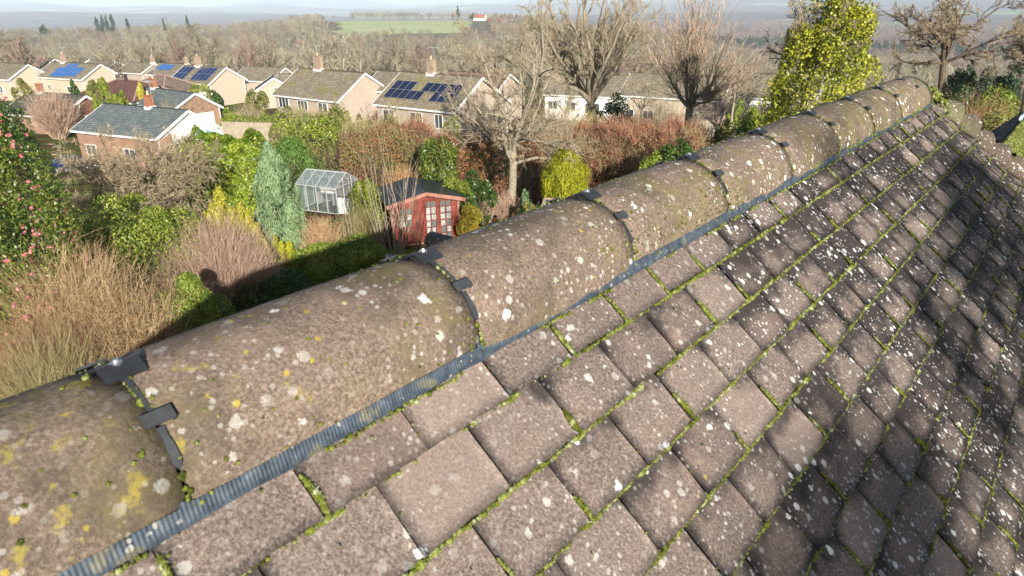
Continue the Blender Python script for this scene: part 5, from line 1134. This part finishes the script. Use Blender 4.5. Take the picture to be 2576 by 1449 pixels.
def wall_run(name, label, cat_, xa, ya, da, xb, yb, db, h, w, mat):
    A, B = atd(xa, ya, da), atd(xb, yb, db); m = (A + B) / 2; g = g1(*m[:2]) - .3; t = thing(name, label, cat_, (m[0], m[1], g)); mb = MB(); ztop = m[2] - g
    a_, b_ = A - m, B - m; a_[2] = b_[2] = 0; mb.bar(a_ + [0, 0, ztop / 2], b_ + [0, 0, ztop / 2], w, ztop); mb.build('panel', mat, t)
    mb = MB(); mb.bar(a_ + [0, 0, ztop + .04], b_ + [0, 0, ztop + .04], w + .08, .08); mb.build('coping', mat, t)
    mb = MB()
    for i in range(9): c = a_ + (b_ - a_) * i / 8; mb.box(c + [0, 0, ztop / 2 + .05], (.14, w + .1, ztop + .1))
    mb.build('fence_post', mat, t)
wall_run('fence', 'pale weathered boundary fence below the clipped hedge', 'fence', 560, 312, 66, 705, 308, 63, 1.6, .1, plain('grey_fence', (.33, .28, .21), .9, var=.2, scale=2))
hedge('clipped_hedge', 'long clipped bright green hedge along the pale fence', 'hedge', 552, 700, 294, 71, 68, 1.3, [(L_YG, .6, 'leaf'), (L_LAUREL, .5, 'leaf')], 12000, .16, .6, .12, tops=(297, 290))
for x, y, d, hw, mt, sh, lb in ((195, 190, 112, 14, L_DARK, cone, 'dark cone shaped conifer between the left houses'), (240, 186, 112, 20, L_OLIVE, None, 'olive green bush right of the cone conifer'), (268, 196, 108, 17, L_YG, dome, 'rounded yellow green conifer before the maroon roof'),
                                (306, 226, 104, 20, L_YG, None, 'yellow green shrub in front of the white walled house'), (358, 205, 112, 9, L_YEL, None, 'tiny golden shrub left of the brown brick chimney'), (510, 205, 112, 27, L_YG, None, 'pale golden bush before the cream gable'),
                                (551, 224, 108, 22, L_DARK, dome, 'dark rounded bush at the foot of the cream gable'), (585, 267, 92, 22, L_YG, None, 'low yellow shrub behind the fence'), (60, 194, 118, 20, L_OLIVE, None, 'olive bush before the plain gabled house'),
                                (650, 222, 94, 36, L_OLIVE, None, 'olive thicket left of the mossy roofed house'), (905, 285, 62, 30, L_OLIVE, None, 'grey green bush below the windows of the solar panelled house'), (1135, 283, 60, 38, L_YG, None, 'pale green shrub at the corner of the solar panelled house'),
                                (255, 238, 92, 10, L_YG, None, 'tiny yellow shrub behind the garage roof'), (1850, 245, 60, 30, L_MID, None, 'green bush before the white wall, left of the ivy')):
    bush('garden_shrub', lb, 'shrub', x, y, d, hw, mt, 3200, .32 if d > 80 else .2, .5, K=18, shape=sh)
twigbush('garden_shrub', 'bare brown shrub among the left houses', 'shrub', 130, 205, 105, 45, T_PINKB, 600, .035, sub=3)
twigbush('garden_shrub', 'bare shrub on the olive thicket by the fence', 'shrub', 625, 250, 88, 25, T_GREY, 400, .03, sub=3)
twigbush('garden_shrub', 'bare brown shrub in front of the grey garage roof', 'shrub', 420, 240, 84, 28, T_OLIVE, 400, .022, sub=3)

# mossy roofed outbuilding at the right edge
e0 = ray(2503, 388); e0 = e0 * (-2.2 / e0[2]); r0_, q0_ = e0 @ RD, e0 @ QD; t = thing('outbuilding', 'moss covered tiled roof of a neighbouring building at the right edge', 'building', rqz(r0_ + 3, q0_, ZG))
inv = -np.asarray(t.location)
def tp(o): o.parent = t; o.location = inv.tolist(); return o
V, F, U = slope(rqz(0, q0_, -2.2), RD, -QD * CG - ZD * SG, -QD * SG + ZD * CG, r0_, r0_ + 7, 3.6, 0, 0); tp(mesh_obj('roof', V, F, M_TILE, uv=U))
V, F, U = slope(rqz(0, q0_, -2.2), -RD, QD * CG - ZD * SG, QD * SG + ZD * CG, -r0_ - 7, -r0_, 3.6, 0, 0); tp(mesh_obj('roof', V, F, M_TILE, uv=U))
mb = MB(); hh = 2.5; zz = -2.2 - hh
mb.add(np.array([rqz(r, q, z) for r in (r0_, r0_ + 7) for q, z in ((q0_ - hh, ZG), (q0_ - hh, zz), (q0_, -2.22), (q0_ + hh, zz), (q0_ + hh, ZG))]), [(0, 1, 2, 3, 4), (9, 8, 7, 6, 5), (0, 5, 6, 1), (3, 8, 9, 4), (1, 6, 7, 2), (2, 7, 8, 3)]); tp(mb.build('wall', M_UNDER))
mb = MB(); mb.cyl(rqz(r0_ + 4.2, q0_, -2.2), rqz(r0_ + 7, q0_, -2.2), .09, .09, 12); tp(mb.build('ridge_cap', plain('pale_ridge', (.55, .6, .68), .4), t))
ms2 = Moss()
for _ in range(2600):
    s = abs(rng.normal()) * .35; r = r0_ + jr(-.02, 4) ; ms2.add(rqz(r, q0_, -2.2) + (-QD * CG - ZD * SG) * s + (-QD * SG + ZD * CG) * .02, -QD * SG + ZD * CG, jr(.02, .05))
o = tp(ms2.build('moss', M_MOSS)); o['kind'] = 'stuff'

# ------------------------------------------------------------------ distant woods
def inst_scatter(name, pts, scale, protos, seed=0):
    coll = bpy.data.collections.new(name + '_kinds')
    for o in protos: coll.objects.link(o); COL.objects.unlink(o)
    me = bpy.data.meshes.new(name); me.vertices.add(len(pts)); me.vertices.foreach_set('co', np.asarray(pts, np.float32).ravel())
    a = me.attributes.new('sc', 'FLOAT', 'POINT'); a.data.foreach_set('value', np.asarray(scale, np.float32))
    ob = bpy.data.objects.new(name, me); COL.objects.link(ob); ng = bpy.data.node_groups.new(name, 'GeometryNodeTree')
    ng.interface.new_socket('Geometry', in_out='INPUT', socket_type='NodeSocketGeometry'); ng.interface.new_socket('Geometry', in_out='OUTPUT', socket_type='NodeSocketGeometry')
    N = ng.nodes; gi, go = N.new('NodeGroupInput'), N.new('NodeGroupOutput'); ci = N.new('GeometryNodeCollectionInfo'); ci.inputs[0].default_value = coll; ci.inputs[1].default_value = True; ci.inputs[2].default_value = True
    iop = N.new('GeometryNodeInstanceOnPoints'); iop.inputs['Pick Instance'].default_value = True; rv = N.new('FunctionNodeRandomValue'); rv.data_type = 'FLOAT_VECTOR'; rv.inputs[0].default_value = (-.05, -.05, 0); rv.inputs[1].default_value = (.05, .05, 6.283)
    na_ = N.new('GeometryNodeInputNamedAttribute'); na_.data_type = 'FLOAT'; na_.inputs[0].default_value = 'sc'
    lk = ng.links.new; lk(gi.outputs[0], iop.inputs['Points']); lk(ci.outputs[0], iop.inputs['Instance']); lk(rv.outputs[0], iop.inputs['Rotation']); lk(na_.outputs[0], iop.inputs['Scale']); lk(iop.outputs[0], go.inputs[0])
    m = ob.modifiers.new('scatter', 'NODES'); m.node_group = ng; ob['kind'] = 'stuff'; return ob
def woodmat(name, cs):
    t = NT(name); oi = t.n('ObjectInfo'); f = t.math('ADD', t.math('MULTIPLY', oi.outputs['Random'], .65), t.math('MULTIPLY', t.island(), .35)); f = t.math('ADD', f, t.math('MULTIPLY', t.math('SUBTRACT', t.noise(t.pos(), .012, 3), .5), 1.1), clamp=True)
    k = len(cs); return t.col(t.ramp(f, [(i / (k - 1), q) for i, q in enumerate(cs)]), .9, .05)
WM = woodmat('winter_wood', [(.14, .115, .085), (.22, .19, .135), (.29, .265, .185), (.36, .335, .23), (.49, .465, .38)])
WP = woodmat('winter_wood_reddish', [(.19, .12, .105), (.28, .195, .165), (.38, .28, .22)])
def far_tree(H, r, mat, seed):
    p, Rt = grow(np.zeros((1, 3)), np.array([[0, 0, 1.]]), np.array([H * .45]), np.array([.22]), 4, .06, taper=.8); n = 9; a = rng.uniform(0, 6.28, n); el = rng.uniform(.5, 1.35, n)
    D = np.stack([np.cos(a) * np.cos(el), np.sin(a) * np.cos(el), np.sin(el)], 1); L = np.minimum(r / np.cos(el), H * .58) * rng.uniform(.8, 1, n); P0 = p[0, rng.integers(1, 4, n)]
    P1, R1 = grow(P0, D, L, np.full(n, .13), 5, .14, .04, .4); q, D, LL, r2 = shoots(P1, R1, 7, .25, 1, .6, .5, L, .5); P2, R2 = grow(q, D, LL, np.full(len(q), .06), 4, .18, .05, .5)
    q, D, LL, r3 = shoots(P2, R2, 7, .2, 1, .7, .55, LL, .5); P3, R3 = grow(q, D, LL, np.full(len(q), .042), 3, .2, .05, .5)
    V, F = cat([tubes(p, Rt, 5), tubes(P1, R1, 3), tubes(P2, R2, 3), tubes(P3, R3, 3)]); return mesh_obj('winter_tree', V, F, mat)
def far_conifer(H, r, n=700, mat=None):
    P, N = crown_pts(n, (0, 0, H * .55), (r, r, H * .46), 26, .3, .8, lambda f: np.clip(1.15 - f, .08, 1), 0); V, F = leaf_quads(P, N, 1.3, .4, .6); return mesh_obj('pine', V, F, mat or L_PINE)
def polar(n, a0, a1, d0, d1, pw=.0):
    a = np.radians(rng.uniform(a0, a1, n)); u = rng.random(n); d = (d0 ** (1 + pw) + u * (d1 ** (1 + pw) - d0 ** (1 + pw))) ** (1 / (1 + pw)); return a, d
a, d = polar(7600, -46, 46, 168, 1130, .45); deg = np.degrees(a)
keep = ~((deg > -14.2) & (deg < -1.5) & (d > 680) & (d < 1115)); a, d = a[keep], d[keep]
pts = np.stack([d * np.sin(a), d * np.cos(a), G(d * np.sin(a), d * np.cos(a)) - .5], 1)
protos = [far_tree(rng.uniform(11, 14), rng.uniform(3.8, 5.2), WM if i < 5 else WP, i) for i in range(7)]
inst_scatter('bare_woodland', pts, rng.uniform(.75, 1.12, len(pts)), protos)
a, d = polar(900, 14, 46, 95, 190, .5); pts = np.stack([d * np.sin(a), d * np.cos(a), G(d * np.sin(a), d * np.cos(a)) - .5], 1)
inst_scatter('bare_woodland', pts, rng.uniform(.45, .8, len(pts)), [far_tree(12, 4.6, WM if i else WP, i) for i in range(3)])
a, d = polar(1500, 13, 46, 1150, 2100, .4); k = np.abs(np.sin(np.degrees(a) * .35) * 240 + 1350 - d) < 260; a, d = a[k], d[k]; pts = np.stack([d * np.sin(a), d * np.cos(a), G(d * np.sin(a), d * np.cos(a)) - 1], 1)
inst_scatter('pine_plantation', pts, rng.uniform(.9, 1.5, len(pts)), [far_conifer(16, 4, 260) for i in range(3)])
a, d = polar(3800, 8, 46, 1100, 3200, .3); pts = np.stack([d * np.sin(a), d * np.cos(a), G(d * np.sin(a), d * np.cos(a)) - 1], 1)
inst_scatter('reddish_woodland', pts, rng.uniform(.9, 1.6, len(pts)), [far_tree(12, 6, WP, i) for i in range(2)])
# trees one can tell apart
def lone(label, x, yt, d, hw, kind, group=None, h=None, proto=None):
    p = atd(x, yt, d); g = g1(p[0], p[1]); H = p[2] - g; r = hw / FO * d
    t = thing('conifer_tree' if kind == 'con' else 'tree', label, 'tree', (p[0], p[1], g), 0, group)
    if kind == 'con':
        P, N = crown_pts(900, (0, 0, H * .55), (r, r, H * .46), 26, .3, .8, lambda f: np.clip(1.15 - f, .1, 1), 0); V, F = leaf_quads(P, N, max(.5, d / 700), .45, .6); mesh_obj('crown', V, F, L_PINE, t)
        mb = MB(); mb.cyl((0, 0, -.5), (0, 0, H * .6), .3, .12, 6); mb.build('trunk', B_BROWN, t)
    else:
        s = proto.copy(); COL.objects.link(s); s.name = 'crown'; s.parent = t; s.scale = (r / 4.6, r / 4.6, H / 12.5); s.rotation_euler = (0, 0, rng.uniform(0, 6))
    return t
for x, y, hw, lb in ((238, 36, 8, 'leftmost dark conifer of the skyline clump'), (252, 33, 8, 'second dark conifer of the skyline clump'), (264, 36, 7, 'third dark conifer of the skyline clump'), (276, 29, 8, 'tallest dark conifer of the skyline clump at its right end'),
                     (105, 56, 12, 'rounded dark tree on the skyline left of the conifer clump'), (316, 41, 6, 'thin dark conifer right of the skyline clump'), (407, 36, 4, 'tiny dark conifer on the skyline before the lone round one'), (468, 34, 6, 'small round dark tree on the middle skyline'),
                     (1151, 13, 7, 'tall dark conifer beside the red roofed hill houses'), (1191, 31, 14, 'broad dark tree just left of the red roofed hill house'), (915, 62, 0, None)):
    if lb: lone(lb, x, y, 940 if x < 700 else 1090, hw, 'con', 'dark trees on the skyline')
for x, y, d, hw, lb in ((602, 125, 200, 20, 'green conifer in the edge of the wood above the cream gable'), (1010, 108, 330, 17, 'dark green conifer in the valley wood, left of its pair'), (1052, 100, 360, 17, 'dark green conifer in the valley wood, right of its pair'), (1094, 104, 340, 14, 'small dark conifer in the valley wood above the solar panelled house'),
                        (75, 118, 195, 20, 'round olive evergreen at the wood edge above the left houses'), (290, 138, 190, 22, 'evergreen at the wood edge above the maroon roof'), (400, 118, 215, 16, 'ivy clad tree in the wood above the blue panels'), (2452, 128, 130, 26, 'dark evergreen at the right beyond the oak')):
    lone(lb, x, y, d, hw, 'con', 'evergreens in the wood')
pr = far_tree(13, 4.6, WM, 1); pr.data.transform(Matrix.Identity(4))
for i, x in enumerate(np.linspace(882, 1048, 30)):
    lone('pale bare poplar in the row on the hilltop', x + rng.uniform(-2, 2), rng.uniform(5, 24), 1135 + rng.uniform(-8, 60), rng.uniform(5, 9), 'bare', 'poplars on the hilltop', proto=pr)
for i, x in enumerate(np.linspace(1050, 1190, 14)):
    lone('bare tree in the line at the top of the hill pasture', x + rng.uniform(-3, 3), rng.uniform(22, 38), 1125 + rng.uniform(-8, 40), rng.uniform(7, 12), 'bare', 'bare trees along the pasture', proto=pr)
bpy.data.objects.remove(pr)
for x, y, L, lb, wm in ((1208, 36, 17, 'large red roofed house on the hill right of the pasture', W_WHITE), (1262, 42, 13, 'red roofed house with a white end on the hill', W_WHITE), (1232, 44, 13, 'small red roofed barn between the two hill houses', W_BRICK)):
    p = atd(x, y, 1060); gable_house(lb, p[0], p[1], p[2], R(-20), L, 13, 5, 13, 5, R_TERRA, wm, 'red roofed buildings on the hill', zg=p[2] - 11)
A, B = atd(1132, 78, 880), atd(1190, 84, 880)

# ------------------------------------------------------------------ haze
m = bpy.data.materials.new('haze'); m.use_nodes = True; nt = m.node_tree; nt.nodes.remove(nt.nodes['Principled BSDF']); v = nt.nodes.new('ShaderNodeVolumePrincipled')
v.inputs['Color'].default_value = (.68, .83, 1.0, 1); v.inputs['Density'].default_value = 1.25e-4; v.inputs['Anisotropy'].default_value = -.2
nt.links.new(v.outputs[0], nt.nodes['Material Output'].inputs['Volume'])
mb = MB(); zt, zb = 560, -190; mb.box((0, 0, (zt + zb) / 2), (34000, 34000, zt - zb)); hz = mb.build('haze', m); hz['kind'] = 'stuff'
